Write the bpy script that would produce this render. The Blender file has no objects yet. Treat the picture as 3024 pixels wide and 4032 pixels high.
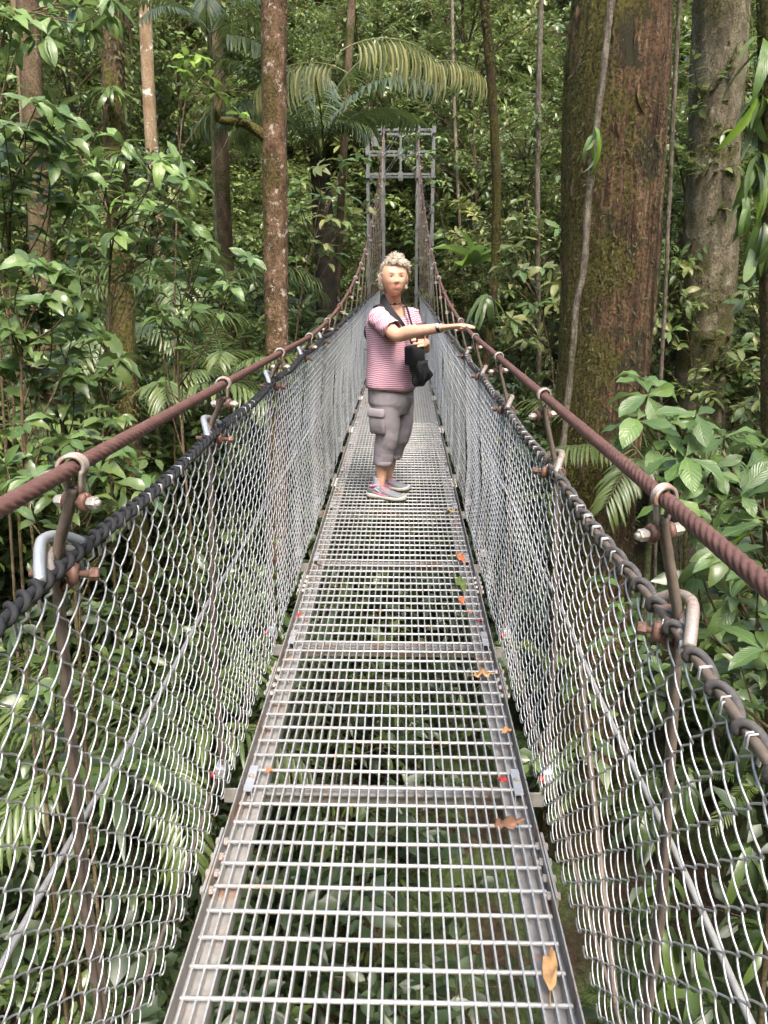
import bpy, math, random
import numpy as np
from mathutils import Matrix, Vector

# ------------------------------------------------------------------ camera, sky, sun, exposure
scene = bpy.context.scene
COL = scene.collection
FPX = 3030.0                                   # focal length in photo pixels (3024 x 4032)
TH = math.atan(966 / FPX)                      # pitch down
PSI = math.atan(71 / FPX * math.cos(TH))       # yaw to the left of the bridge axis
CAM = np.array([.048, 0.0, 1.55])
FWD = np.array([-math.sin(PSI)*math.cos(TH), math.cos(PSI)*math.cos(TH), -math.sin(TH)])
RGT = np.array([math.cos(PSI), math.sin(PSI), 0.0])
UPV = np.cross(RGT, FWD)
cam = bpy.data.cameras.new('camera')
cam.sensor_fit = 'VERTICAL'; cam.sensor_height = 36.0; cam.lens = 36.0*FPX/4032
cam.clip_start = .05; cam.clip_end = 400
camo = bpy.data.objects.new('camera', cam); COL.objects.link(camo)
camo.matrix_world = Matrix(((RGT[0], UPV[0], -FWD[0], CAM[0]), (RGT[1], UPV[1], -FWD[1], CAM[1]),
                            (RGT[2], UPV[2], -FWD[2], CAM[2]), (0, 0, 0, 1)))
scene.camera = camo
SUN_EL, SUN_AZ = math.radians(56), math.radians(160)    # azimuth clockwise from +Y (the bridge axis)
w = bpy.data.worlds.new('World'); scene.world = w; w.use_nodes = True
nt = w.node_tree; bg = nt.nodes['Background']
sky = nt.nodes.new('ShaderNodeTexSky'); sky.sky_type = 'NISHITA'; sky.sun_disc = False
sky.sun_elevation = SUN_EL; sky.sun_rotation = SUN_AZ; sky.dust_density = 4.0; sky.air_density = 1.2; sky.ozone_density = 1.0
nt.links.new(sky.outputs[0], bg.inputs[0]); bg.inputs[1].default_value = .15
sl = bpy.data.lights.new('sun', 'SUN'); sl.energy = 1.5; sl.angle = math.radians(20); sl.color = (1.0, .95, .86)
so = bpy.data.objects.new('sun', sl); COL.objects.link(so)
sd = Vector((math.sin(SUN_AZ)*math.cos(SUN_EL), math.cos(SUN_AZ)*math.cos(SUN_EL), math.sin(SUN_EL)))
so.rotation_euler = sd.to_track_quat('Z', 'Y').to_euler(); so.location = sd*40
scene.view_settings.view_transform = 'Standard'; scene.view_settings.look = 'None'
scene.view_settings.gamma = 1.0; scene.view_settings.use_curve_mapping = False
scene.view_settings.exposure = 2.2
cy = scene.cycles
cy.max_bounces = 6; cy.diffuse_bounces = 4; cy.glossy_bounces = 2; cy.transmission_bounces = 4; cy.transparent_max_bounces = 4
cy.use_adaptive_sampling = True; cy.adaptive_threshold = .03; cy.use_denoising = True; cy.caustics_reflective = False; cy.caustics_refractive = False
cy.sample_clamp_indirect = 6.0
try:
    cy.denoiser = 'OPENIMAGEDENOISE'; cy.denoising_input_passes = 'RGB_ALBEDO_NORMAL'; cy.denoising_prefilter = 'ACCURATE'
except Exception:
    pass

K = 3024/1659.0
def ray(u, v):                                 # u, v in a 1659-wide view of the photo
    return FWD + RGT*((u*K-1512)/FPX) - UPV*((v*K-2016)/FPX)
def atY(u, v, Y):
    d = ray(u, v); return CAM + d*((Y-CAM[1])/d[1])
def atZ(u, v, Z):
    d = ray(u, v); return CAM + d*((Z-CAM[2])/d[2])

# ------------------------------------------------------------------ helpers
rng = np.random.default_rng(7)
def tagit(o, label=None, cat=None, group=None, kind=None):
    if label: o['label'] = label
    if cat: o['category'] = cat
    if group: o['group'] = group
    if kind: o['kind'] = kind
    return o
def empty(name, loc=(0, 0, 0), parent=None):
    o = bpy.data.objects.new(name, None); COL.objects.link(o); o.location = loc
    o.empty_display_size = .1
    if parent: o.parent = parent
    return o
def mkmesh(name, parts, mat, smooth=True, tint=None, uv=None):
    """parts: list of (V, [face arrays]); one mesh datablock"""
    V = []; F = []; off = 0
    for v, fs in parts:
        V.append(np.asarray(v, float))
        for f in fs:
            F.append((np.asarray(f, np.int64)+off))
        off += len(v)
    V = np.concatenate(V) if V else np.zeros((0, 3))
    m = bpy.data.meshes.new(name)
    nl = sum(f.size for f in F); nf = sum(len(f) for f in F)
    m.vertices.add(len(V)); m.vertices.foreach_set('co', V.ravel())
    m.loops.add(nl); m.polygons.add(nf)
    m.loops.foreach_set('vertex_index', np.concatenate([f.ravel() for f in F]).astype(np.int32))
    sizes = np.concatenate([np.full(len(f), f.shape[1]) for f in F])
    starts = np.concatenate([[0], np.cumsum(sizes)[:-1]]).astype(np.int32)
    m.polygons.foreach_set('loop_start', starts)
    m.polygons.foreach_set('use_smooth', np.full(nf, bool(smooth)))
    if tint is not None:
        a = m.attributes.new('tint', 'FLOAT', 'POINT'); a.data.foreach_set('value', np.asarray(tint, np.float32))
    if uv is not None:
        a = m.attributes.new('leafuv', 'FLOAT_VECTOR', 'POINT'); a.data.foreach_set('vector', np.asarray(uv, np.float32).ravel())
    m.update(calc_edges=True); m.validate()
    if mat is not None: m.materials.append(mat)
    return m
def obj(name, mesh, parent=None, loc=None, rot=None):
    o = bpy.data.objects.new(name, mesh); COL.objects.link(o)
    if parent: o.parent = parent
    if loc is not None: o.location = loc
    if rot is not None: o.rotation_euler = rot
    return o
def frames(P):
    P = np.asarray(P, float); n = len(P)
    T = np.gradient(P, axis=0); T /= np.linalg.norm(T, axis=1)[:, None]+1e-12
    N = np.zeros_like(P)
    a = np.array([0, 0, 1.]) if abs(T[0][2]) < .9 else np.array([1., 0, 0])
    v = np.cross(T[0], a); N[0] = v/np.linalg.norm(v)
    for i in range(1, n):
        v = N[i-1]-T[i]*(N[i-1]@T[i]); N[i] = v/(np.linalg.norm(v)+1e-12)
    return T, N, np.cross(T, N)
def tube(P, r, sides=8, caps=True, rfun=None):
    P = np.asarray(P, float); n = len(P); r = np.broadcast_to(np.asarray(r, float), (n,))
    T, N, B = frames(P)
    ph = np.arange(sides)*2*math.pi/sides
    R = r[:, None]*np.ones(sides)
    if rfun is not None: R = R*rfun(np.arange(n)[:, None], ph[None, :])
    V = P[:, None, :]+R[:, :, None]*(np.cos(ph)[None, :, None]*N[:, None, :]+np.sin(ph)[None, :, None]*B[:, None, :])
    V = V.reshape(-1, 3)
    i = np.arange(n-1)[:, None]*sides; j = np.arange(sides)[None, :]; j2 = (j+1) % sides
    F = [np.stack([i+j, i+j2, i+sides+j2, i+sides+j], -1).reshape(-1, 4)]
    if caps and sides > 2:
        a = len(V); V = np.vstack([V, P[:1], P[-1:]])
        jj = np.arange(sides); jn = (jj+1) % sides
        F.append(np.stack([np.full(sides, a), jn, jj], -1))
        b = (n-1)*sides
        F.append(np.stack([np.full(sides, a+1), b+jj, b+jn], -1))
    return V, F
def resample(P, step):
    P = np.asarray(P, float); d = np.concatenate([[0], np.cumsum(np.linalg.norm(np.diff(P, axis=0), axis=1))])
    n = max(2, int(round(d[-1]/step))+1); s = np.linspace(0, d[-1], n)
    return np.stack([np.interp(s, d, P[:, k]) for k in range(3)], 1), s
def smoothpath(P, n=40):
    P = np.asarray(P, float)                    # Catmull-Rom
    Q = np.vstack([2*P[0]-P[1], P, 2*P[-1]-P[-2]]); out = []
    m = len(P)-1
    for t in np.linspace(0, m-1e-6, n):
        i = int(t); f = t-i; a, b, c, d = Q[i], Q[i+1], Q[i+2], Q[i+3]
        out.append(.5*((2*b)+(-a+c)*f+(2*a-5*b+4*c-d)*f*f+(-a+3*b-3*c+d)*f**3))
    return np.array(out)
def rope(P, r, lobes=6, lay=.12, step=.006, sides=24, depth=.22):
    Q, s = resample(P, step)
    def rf(i, ph):
        a = lobes*(ph-2*math.pi*s[i]/lay)/2
        return 1-depth+depth*np.sqrt(np.abs(np.cos(a)))
    return tube(Q, r, sides, True, rf)
def box(c, s, rot=None):
    c = np.asarray(c, float); s = np.asarray(s, float)/2
    V = np.array([[x, y, z] for x in (-1, 1) for y in (-1, 1) for z in (-1, 1)], float)*s
    if rot is not None: V = V@np.asarray(rot).T
    F = [np.array([[0, 1, 3, 2], [4, 6, 7, 5], [0, 4, 5, 1], [2, 3, 7, 6], [0, 2, 6, 4], [1, 5, 7, 3]])]
    return V+c, F
def bar(a, b, wd, hg, upv=(0, 0, 1)):
    a = np.asarray(a, float); b = np.asarray(b, float); d = b-a; L = np.linalg.norm(d); d = d/L
    u = np.asarray(upv, float); x = np.cross(d, u); x /= np.linalg.norm(x); z = np.cross(x, d)
    return box((a+b)/2, (wd, L, hg), np.stack([x, d, z], 1))
def hexnut(c, axis, r, h):
    axis = np.asarray(axis, float); axis /= np.linalg.norm(axis); c = np.asarray(c, float)
    return tube(np.array([c-axis*h/2, c-axis*h*.36, c+axis*h*.36, c+axis*h/2]), np.array([r*.88, r, r, r*.88]), 6)
def cyl(a, b, r, sides=10):
    return tube(np.array([a, b], float), r, sides)
def ring(c, axis, R, r, a0=0, a1=2*math.pi, n=20, sides=8, ref=None):
    axis = np.asarray(axis, float); axis /= np.linalg.norm(axis)
    a = np.array([0, 0, 1.]) if ref is None else np.asarray(ref, float)
    if abs(axis@a) > .95: a = np.array([0, 1., 0])
    u = a-axis*(a@axis); u /= np.linalg.norm(u); v = np.cross(axis, u)
    t = np.linspace(a0, a1, n)
    P = np.asarray(c)+R*(np.cos(t)[:, None]*u+np.sin(t)[:, None]*v)
    return tube(P, r, sides)
# value noise
def _h(i, j, k, s):
    n = (i*374761393+j*668265263+k*1440662683+s*974634541) & 0xffffffff
    n = ((n ^ (n >> 13))*1274126177) & 0xffffffff
    return ((n ^ (n >> 16)) & 0xffff)/65535.0
def vnoise(P, seed=0):
    P = np.asarray(P, float); i = np.floor(P).astype(np.int64); f = P-i; f = f*f*(3-2*f)
    out = 0
    for a in (0, 1):
        for b in (0, 1):
            for c in (0, 1):
                wgt = (f[..., 0] if a else 1-f[..., 0])*(f[..., 1] if b else 1-f[..., 1])*(f[..., 2] if c else 1-f[..., 2])
                out = out+wgt*_h(i[..., 0]+a, i[..., 1]+b, i[..., 2]+c, seed)
    return out
def fbm(P, o=3, seed=0):
    P = np.asarray(P, float); s = 0; a = .5
    for k in range(o):
        s = s+a*(vnoise(P*2**k, seed+k)-.5); a *= .5
    return s

# ------------------------------------------------------------------ materials
class NT:
    def __init__(self, name):
        self.m = bpy.data.materials.new(name); self.m.use_nodes = True
        self.t = self.m.node_tree; self.p = self.t.nodes['Principled BSDF']; self.out = self.t.nodes['Material Output']
    def n(self, typ, **kw):
        nd = self.t.nodes.new(typ)
        for k, v in kw.items():
            if k.startswith('i_'):
                key = k[2:]
                nd.inputs[int(key) if key.isdigit() else key.replace('_', ' ')].default_value = v
            else: setattr(nd, k, v)
        return nd
    def l(self, a, b): self.t.links.new(a, b)
    def ramp(self, fac, stops):
        r = self.n('ShaderNodeValToRGB'); e = r.color_ramp.elements
        while len(e) < len(stops): e.new(.5)
        for x, (p, c) in zip(e, stops):
            x.position = p; x.color = (*c, 1) if len(c) == 3 else c
        self.l(fac, r.inputs[0]); return r.outputs[0]
    def noise(self, scale, detail=4, vec=None, rough=.55, dist=0):
        nd = self.n('ShaderNodeTexNoise'); nd.inputs['Scale'].default_value = scale
        nd.inputs['Detail'].default_value = detail; nd.inputs['Roughness'].default_value = rough; nd.inputs['Distortion'].default_value = dist
        if vec is not None: self.l(vec, nd.inputs['Vector'])
        return nd.outputs['Fac']
    def obc(self): return self.n('ShaderNodeTexCoord').outputs['Object']
    def geo(self): return self.n('ShaderNodeNewGeometry').outputs['Position']
    def mapv(self, vec, scale): 
        mp = self.n('ShaderNodeMapping'); mp.inputs['Scale'].default_value = scale; self.l(vec, mp.inputs[0]); return mp.outputs[0]
    def mix(self, fac, a, b):
        nd = self.n('ShaderNodeMix', data_type='RGBA')
        for s, v in ((0, fac), (6, a), (7, b)):
            if hasattr(v, 'is_linked') or hasattr(v, 'links'): self.l(v, nd.inputs[s])
            elif s == 0: nd.inputs[0].default_value = v
            else: nd.inputs[s].default_value = (*v, 1)
        return nd.outputs[2]
    def math(self, op, a, b=None):
        nd = self.n('ShaderNodeMath', operation=op)
        for s, v in ((0, a), (1, b)):
            if v is None: continue
            if hasattr(v, 'links'): self.l(v, nd.inputs[s])
            else: nd.inputs[s].default_value = v
        return nd.outputs[0]
    def bump(self, h, strength=.4, dist=.01):
        b = self.n('ShaderNodeBump'); b.inputs['Strength'].default_value = strength; b.inputs['Distance'].default_value = dist
        self.l(h, b.inputs['Height']); self.l(b.outputs[0], self.p.inputs['Normal'])
    def base(self, c):
        if hasattr(c, 'links'): self.l(c, self.p.inputs['Base Color'])
        else: self.p.inputs['Base Color'].default_value = (*c, 1)
    def set(self, rough=None, metal=None, spec=None):
        if rough is not None: self.p.inputs['Roughness'].default_value = rough
        if metal is not None: self.p.inputs['Metallic'].default_value = metal
        if spec is not None: self.p.inputs['Specular IOR Level'].default_value = spec
        return self
def plain(name, c, rough=.6, metal=0, spec=.5, var=.25, scale=30, bump=0):
    t = NT(name); n = t.noise(scale, 4, t.geo())
    t.base(t.ramp(n, [(.25, tuple(x*(1-var) for x in c)), (.75, tuple(min(1, x*(1+var)) for x in c))]))
    t.set(rough, metal, spec)
    if bump: t.bump(n, bump, .004)
    return t.m
def metal_mat(name, c, rust=(.20, .09, .05), amt=.5, rough=.45, metal=.6, scale=18):
    t = NT(name); g = t.geo(); n = t.noise(scale, 6, g, .65); n2 = t.noise(scale*5, 3, g)
    cc = t.ramp(n2, [(.3, tuple(x*.8 for x in c)), (.7, tuple(min(1, x*1.12) for x in c))])
    msk = t.ramp(n, [(amt, (0, 0, 0)), (min(1, amt+.12), (1, 1, 1))])
    t.base(t.mix(msk, cc, rust)); t.set(rough, metal)
    t.l(t.math('SUBTRACT', metal, t.math('MULTIPLY', msk, metal)), t.p.inputs['Metallic'])
    t.l(t.math('ADD', rough, t.math('MULTIPLY', msk, .3)), t.p.inputs['Roughness'])
    return t.m
M = {}
M['grating'] = metal_mat('galvanised_grating', (.46, .45, .435), (.26, .18, .12), .58, .42, .45, 14)
M['frame'] = metal_mat('galvanised_frame', (.38, .36, .34), (.22, .13, .08), .53, .5, .4, 7)
M['wire'] = metal_mat('galvanised_wire', (.43, .435, .44), (.24, .22, .19), .60, .38, .5, 25)
M['cable'] = plain('rust_red_cable', (.120, .060, .051), .62, .15, .4, .3, 60)
M['rope'] = plain('weathered_steel_rope', (.16, .125, .10), .65, .3, .4, .3, 50)
M['greyrope'] = plain('grey_steel_rope', (.31, .30, .29), .55, .3, .4, .2, 50)
M['black'] = plain('black_lacing_rope', (.028, .028, .030), .75, 0, .3, .3, 90)
M['darklace'] = plain('weathered_grey_lacing', (.075, .070, .068), .8, 0, .3, .35, 90)
M['loop'] = metal_mat('hanger_loop_strand', (.36, .31, .275), (.20, .11, .075), .52, .5, .4, 40)
M['rusty'] = metal_mat('rusty_shackle', (.17, .095, .072), (.10, .045, .033), .48, .6, .3, 60)
M['bolt'] = metal_mat('pale_bolt', (.46, .42, .37), (.24, .12, .08), .54, .4, .5, 45)
M['thimble'] = plain('bright_thimble', (.50, .52, .56), .35, .6, .5, .12, 30)
M['plate'] = plain('bright_plate', (.55, .56, .58), .38, .6, .5, .1, 20)
M['red'] = plain('red_tip', (.55, .03, .04), .5)
M['tower'] = metal_mat('tower_steel', (.155, .162, .160), (.12, .105, .08), .62, .5, .35, 3)

# ------------------------------------------------------------------ ground
def sst(a, b, x):
    t = np.clip((x-a)/(b-a), 0, 1); return t*t*(3-2*t)
def ground_z(x, y):
    x = np.asarray(x, float); y = np.asarray(y, float)
    base = -5.2+np.where(y > 5, (np.clip(y, 5, 18.4)-5)*.365, 0)+np.clip(y-21.5, 0, 60)*.92
    base = base+np.clip(-y-3, 0, 30)*.75  # unseen rise behind the camera, added to darken the gully
    lx = np.clip(-x-2.5, 0, 60); rx = np.clip(x-1.8, 0, 60)
    side = .22*lx**1.25+.80*rx**1.05*(1-.55*sst(5, 12, y))
    z = base+side
    P = np.stack([x*.35, y*.35, np.zeros_like(x)], -1)
    z = z+1.1*fbm(P, 4, 3)
    onp = (1-sst(.8, 1.9, np.abs(x)))*sst(16.8, 18.2, y)*(1-sst(21.5, 23, y))
    return z*(1-onp)+(-.12)*onp
def build_ground():
    xs = np.concatenate([np.linspace(-60, -16, 12)[:-1], np.linspace(-16, 16, 130), np.linspace(16, 60, 12)[1:]])
    ys = np.concatenate([np.linspace(-30, -4, 8)[:-1], np.linspace(-4, 36, 160), np.linspace(36, 90, 14)[1:]])
    X, Y = np.meshgrid(xs, ys); Z = ground_z(X, Y)
    V = np.stack([X, Y, Z], -1).reshape(-1, 3); nx = len(xs); ny = len(ys)
    i = np.arange(ny-1)[:, None]*nx; j = np.arange(nx-1)[None, :]
    F = [np.stack([i+j, i+j+1, i+nx+j+1, i+nx+j], -1).reshape(-1, 4)]
    t = NT('forest_soil'); g = t.geo()
    a = t.noise(1.3, 6, g); b = t.noise(16, 5, g, .7)
    c1 = t.ramp(b, [(.3, (.018, .012, .008)), (.55, (.055, .036, .022)), (.75, (.11, .07, .04))])
    c2 = t.ramp(b, [(.38, (.03, .045, .015)), (.62, (.085, .115, .04))])
    t.base(t.mix(t.ramp(a, [(.40, (0, 0, 0)), (.55, (1, 1, 1))]), c1, c2)); t.set(.9, 0, .2); t.bump(b, .8, .04)
    o = obj('ground', mkmesh('ground', [(V, F)], t.m)); o['kind'] = 'structure'
build_ground()

# ------------------------------------------------------------------ hanging bridge
BR = tagit(empty('hanging_bridge', (0, 0, 0)), 'long steel hanging footbridge with grating deck and chain-link sides', 'footbridge')
BEAMS = [-.88+.98*i for i in range(20)]        # cross beams and hangers
YEND = 18.55
def cx(Y, s):
    return s*(.432-.075*np.clip(Y/18.6, 0, 1)**1.5)
def cz(Y, s):
    Y = np.asarray(Y, float); return 1.206+.01535*np.clip(Y-4, 0, 99)**2+(.022 if s < 0 else .008)*np.clip(4-Y, 0, 99)
def ropez(Y, s):
    sag = .012*np.sin((Y-.1)/.98*math.pi)**2
    return ((1.125-.002*Y) if s < 0 else (1.035-.003*Y))-sag
def ropex(Y, s): return s*(.462-.03*np.clip(Y/18.6, 0, 1))
# main cables
for s in (-1, 1):
    ya = np.arange(-1.6, 7.0, .05); Pn = np.stack([cx(ya, s), ya, cz(ya, s)], 1)
    parts = [rope(Pn, .0120, 6, .12, .005, 30, .34)]
    ya = np.arange(6.99, 18.75, .1); Pf = np.stack([cx(ya, s), ya, cz(ya, s)], 1)
    yb = np.linspace(18.8, 24, 12); Pb = np.stack([cx(yb, s), yb, cz(18.75, s)-(yb-18.75)*.35], 1)
    parts.append(tube(np.vstack([Pf, Pb]), .0128, 10))
    o = obj('main_cable', mkmesh('main_cable', parts, M['cable']), BR)
    o['label'] = 'rust-red twisted steel handrail cable'
    # mesh top cable with lacing
    ya = np.arange(-1.6, 7.5, .03); P = np.stack([ropex(ya, s), ya, ropez(ya, s)], 1)
    yb = np.arange(7.49, YEND, .1); P2 = np.stack([ropex(yb, s), yb, ropez(yb, s)], 1)
    mc = obj('mesh_cable', mkmesh('mesh_cable', [rope(P, .0072, 6, .08, .008, 18, .2), tube(P2, .0072, 8)], M['rope'] if s > 0 else M['black']), BR)
    pitch = .036 if s < 0 else .085; rc = .0092 if s < 0 else .0110
    n = int(6.0/pitch*16); yy = np.linspace(-.9, 7.5, int(8.4/pitch*14)); a = yy/pitch*2*math.pi
    H = np.stack([ropex(yy, s)+rc*np.cos(a), yy, ropez(yy, s)+rc*np.sin(a)], 1)
    lr = .0056 if s < 0 else .0062
    if s > 0:                                   # knots: slower over the top, bunched below
        H[:, 1] += .012*np.sin(a)
    parts = [tube(H, lr, 7)]
    yy = np.arange(7.5, YEND, .06); parts.append(tube(np.stack([ropex(yy, s), yy, ropez(yy, s)], 1), .015 if s < 0 else .012, 8))
    lo = obj('lacing_rope', mkmesh('lacing_rope', parts, M['black'] if s < 0 else M['darklace']), mc)
    # mid-height and deck-level side cables
    for (h, x, nm) in ((.61, .515, 'side_cable'), (.0, .530, 'side_cable')):
        yy = np.arange(-1.6, 7.5, .05); sg = -.015*np.sin((yy-.1)/.98*math.pi)**2
        P = np.stack([s*x+0*yy, yy, h+sg], 1)
        yb = np.array([7.5, 12, YEND])
        obj(nm, mkmesh(nm, [rope(P, .0056, 6, .06, .008, 18, .2), tube(np.stack([s*x+0*yb, yb, h+0*yb], 1), .0056, 6)], M['greyrope'] if h > .1 else M['rope']), BR)
# a slack tie rope between the cables on the right
P = smoothpath([(.505, 1.75, .60), (.515, 1.52, .30), (.525, 1.28, .02)], 24)
obj('tie_rope', mkmesh('tie_rope', [rope(P, .0075, 6, .06, .008, 18, .2)], M['rope']), BR)

# hangers
def hanger(Y, s, near):
    zt = cz(Y, s); xt = cx(Y, s); zr = ropez(Y, s); xr = ropex(Y, s)
    xb = s*.492; zb = -.03
    h = empty('hanger', (xt, Y, zb), BR)
    o3 = np.array([xt, Y, zb])
    def put(name, parts, mat, smooth=True):
        parts = [(v-o3, f) for v, f in parts]
        return obj(name, mkmesh(name, parts, mat, smooth), h)
    dy = .0085
    if near:
        parts = []
        for q in (-1, 1):
            zs = np.linspace(zt-.03, zb, 34); zr2 = [zb, .5, zr-.02, zr+.02, zt-.03]
            xs = np.interp(zs, zr2, [s*.508, s*.506, xr+s*.016, xr+s*.010, xt])
            P = np.stack([xs, Y+q*(.0082+.003*np.sin(zs*5)), zs], 1)
            parts.append(rope(P, .0068, 6, .05, .006, 18, .2))
        put('hanger_rope', parts, M['rope'])
        # loop of bare strands over the main cable
        parts = []
        for q in (-1.2, 0, 1.2):
            t = np.linspace(-.25*math.pi, 1.25*math.pi, 18); R = .0165
            tilt = q*.0062
            P = np.stack([xt+R*np.cos(t), Y+tilt+.5*(np.cos(t))*.012, zt+R*np.sin(t)+.002], 1)
            P = np.vstack([[xt+.006, Y+q*.004+.004, zt-.045], P, [xt-.006, Y+q*.004-.004, zt-.045]])
            parts.append(tube(smoothpath(P, 40), .0034, 8))
        put('loop', parts, M['loop'])
        # upper clamp: two saddles, bolt, nuts; axis runs across the bridge
        ca = np.array([xt, Y, zt-.052]); ax = np.array([1., .35*s, .05]); ax /= np.linalg.norm(ax)
        for q in (-1, 1): put('clamp_saddle', [ring(ca+ax*.015*q, ax, .009, .0062, sides=8)], M['rusty'])
        put('bolt', [cyl(ca-ax*.042, ca+ax*.042, .005)], M['bolt'])
        put('nut', [hexnut(ca+ax*.030, ax, .0098, .014)], M['bolt'], False)
        put('nut', [hexnut(ca-ax*.030, ax, .0098, .014)], M['bolt'], False)
        # lower shackle at the mesh cable
        cb = np.array([xr+s*.004, Y, zr-.02]); ax2 = np.array([1., -.25*s, -.1]); ax2 /= np.linalg.norm(ax2)
        put('shackle', [ring(cb+np.array([s*.012, 0, -.004]), np.array([.1, 1., .2]), .022, .0068, n=24, sides=8), ring(cb+ax2*.014, ax2, .010, .008, sides=8), ring(cb-ax2*.02, ax2, .010, .008, sides=8)], M['rusty'])
        put('bolt', [cyl(cb-ax2*.05, cb+ax2*.035, .0055)], M['rusty'])
        put('nut', [hexnut(cb-ax2*.043*s, ax2, .0105, .014)], M['rusty'], False)
        # thimble: bright half sleeve the cable runs round
        rr = .040
        P = np.array([(xr-s*.0, Y-.085, zr+.002), (xr+s*.012, Y-.055, zr+.022), (xr+s*.028, Y-.005, zr+.036), (xr+s*.022, Y+.045, zr+.026), (xr+s*.002, Y+.075, zr+.004)])
        put('thimble', [tube(smoothpath(P, 26), .0088 if s < 0 else .0095, 10)], M['thimble'] if s < 0 else M['loop'])
        P = np.array([(xr+s*.0, Y-.05, zr-.002), (xr+s*.016, Y-.015, zr+.014), (xr+s*.016, Y+.02, zr+.012), (xr, Y+.05, zr-.002)])
        put('cable_eye', [rope(smoothpath(P, 30), .008, 6, .05, .006, 18, .2)], M['loop'])
        # clip with red tips where the hanger meets the deck-level cable
        cc = np.array([s*.512, Y, .035])
        put('cable_clip', [box(cc, (.03, .05, .034)), box(cc+np.array([0, 0, .02]), (.022, .034, .012))], M['plate'], False)
        put('clip_tip', [cyl(cc+np.array([-.02, -.02, 0]), cc+np.array([-.02, -.034, 0]), .008, 8)], M['red']); put('clip_tip', [cyl(cc+np.array([0, .024, .01]), cc+np.array([0, .036, .012]), .008, 8)], M['red'])
    else:
        parts = [tube([(xt, Y-.009, zt), (xr+s*.014, Y-.009, zr), (s*.506, Y-.008, .5), (s*.508, Y-.006, zb)], .0068, 5), tube([(xt, Y+.009, zt), (xr+s*.014, Y+.009, zr), (s*.506, Y+.008, .5), (s*.508, Y+.006, zb)], .0068, 5)]
        put('hanger_rope', parts, M['rope'])
        cm = M['rusty'] if Y < 7 else M['bolt']
        put('clamp_saddle', [box((xt, Y, zt-.045), (.05, .022, .024))], cm); put('shackle', [box((xr, Y, zr-.012), (.05, .024, .026))], cm)
        put('loop', [ring((xt, Y, zt), (0, 1, 0), .0165, .006, n=12, sides=6)], cm)
        put('nut', [box((xt-.03*s, Y, zt-.045), (.022, .024, .022))], M['bolt'], False)
        put('cable_clip', [box((s*.512, Y, .03), (.03, .05, .034))], M['plate'], False)
for Y in BEAMS:
    for s in (-1, 1):
        hanger(Y, s, Y < 5.2)

# chain-link sides: one mesh per bay
def bay(s, seed, near):
    r = np.random.default_rng(seed)
    p = .98/26; nw = 26; q = .0377; parts = []
    top = 1.105 if s < 0 else 1.02
    Kn = int(round((top-.035)/q)); d = .0040; e = .0022
    nh = 6 if near else 3
    for j in range(nw):
        jit = np.interp(np.arange((Kn)*nh+1)/nh, np.arange(Kn+1), r.normal(0, .0012, Kn+1)); off = r.normal(0, .0015)
        ph = np.arange(Kn*nh+1)/nh*math.pi+(math.pi/2 if j % 2 else -math.pi/2)
        sy = j*p+p/2+(p/2+e)*np.arcsin(.95*np.sin(ph))/math.asin(.95)+jit
        pts = list(zip(d*np.cos(ph)*s, sy, top+off-np.arange(Kn*nh+1)/nh*q))
        if near:
            # top end bent over the cable, bottom end knuckled
            f = pts[0]; g = pts[-1]
            pts = [(s*.012, f[1]+.012, f[2]-.026), (s*.015, f[1]+.010, f[2]+.006), (s*.008, f[1]+.007, f[2]+.022), (-s*.008, f[1]+.004, f[2]+.022), (-s*.010, f[1]+.002, f[2]+.006)]+pts
            pts += [(g[0], g[1]+.003, g[2]-.007), (g[0]*.5-s*.004, g[1]+.009, g[2]-.009), (-s*.008, g[1]+.014, g[2]+.004), (-s*.009, g[1]+.017, g[2]+.018)]
        P = np.array(pts)
        t = np.clip(P[:, 2]/top, -.05, 1)
        # hang: upper edge at the mesh cable, gently bowed
        bow = s*(.016*np.sin(math.pi*np.clip(t, 0, 1))+.024*(1-t))
        wv = .006*np.sin(P[:, 2]*9+seed)*np.sin(math.pi*np.clip(t, 0, 1))+.004*np.sin(P[:, 1]*11+seed*2)*(1-t)
        P[:, 0] += bow+wv
        P[:, 1] += .012*(1-t)*np.sin(P[:, 2]*4+seed)
        parts.append(tube(P, .0018, 5 if near else 3, False))
    return mkmesh('chain_link_mesh', parts, M['wire'])
farbay = {s: [bay(s, 50+i, False) for i in range(3)] for s in (-1, 1)}
for i, Y in enumerate(BEAMS):
    for s in (-1, 1):
        if Y+.98 > YEND+.1: continue
        me = bay(s, i, True) if Y < 4.6 else farbay[s][i % 3]
        o = obj('chain_link_mesh', me, BR, (ropex(Y+.5, s), Y, ropez(Y+.25, s)-(1.125 if s < 0 else 1.035)))
        o['kind'] = 'stuff'

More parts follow.
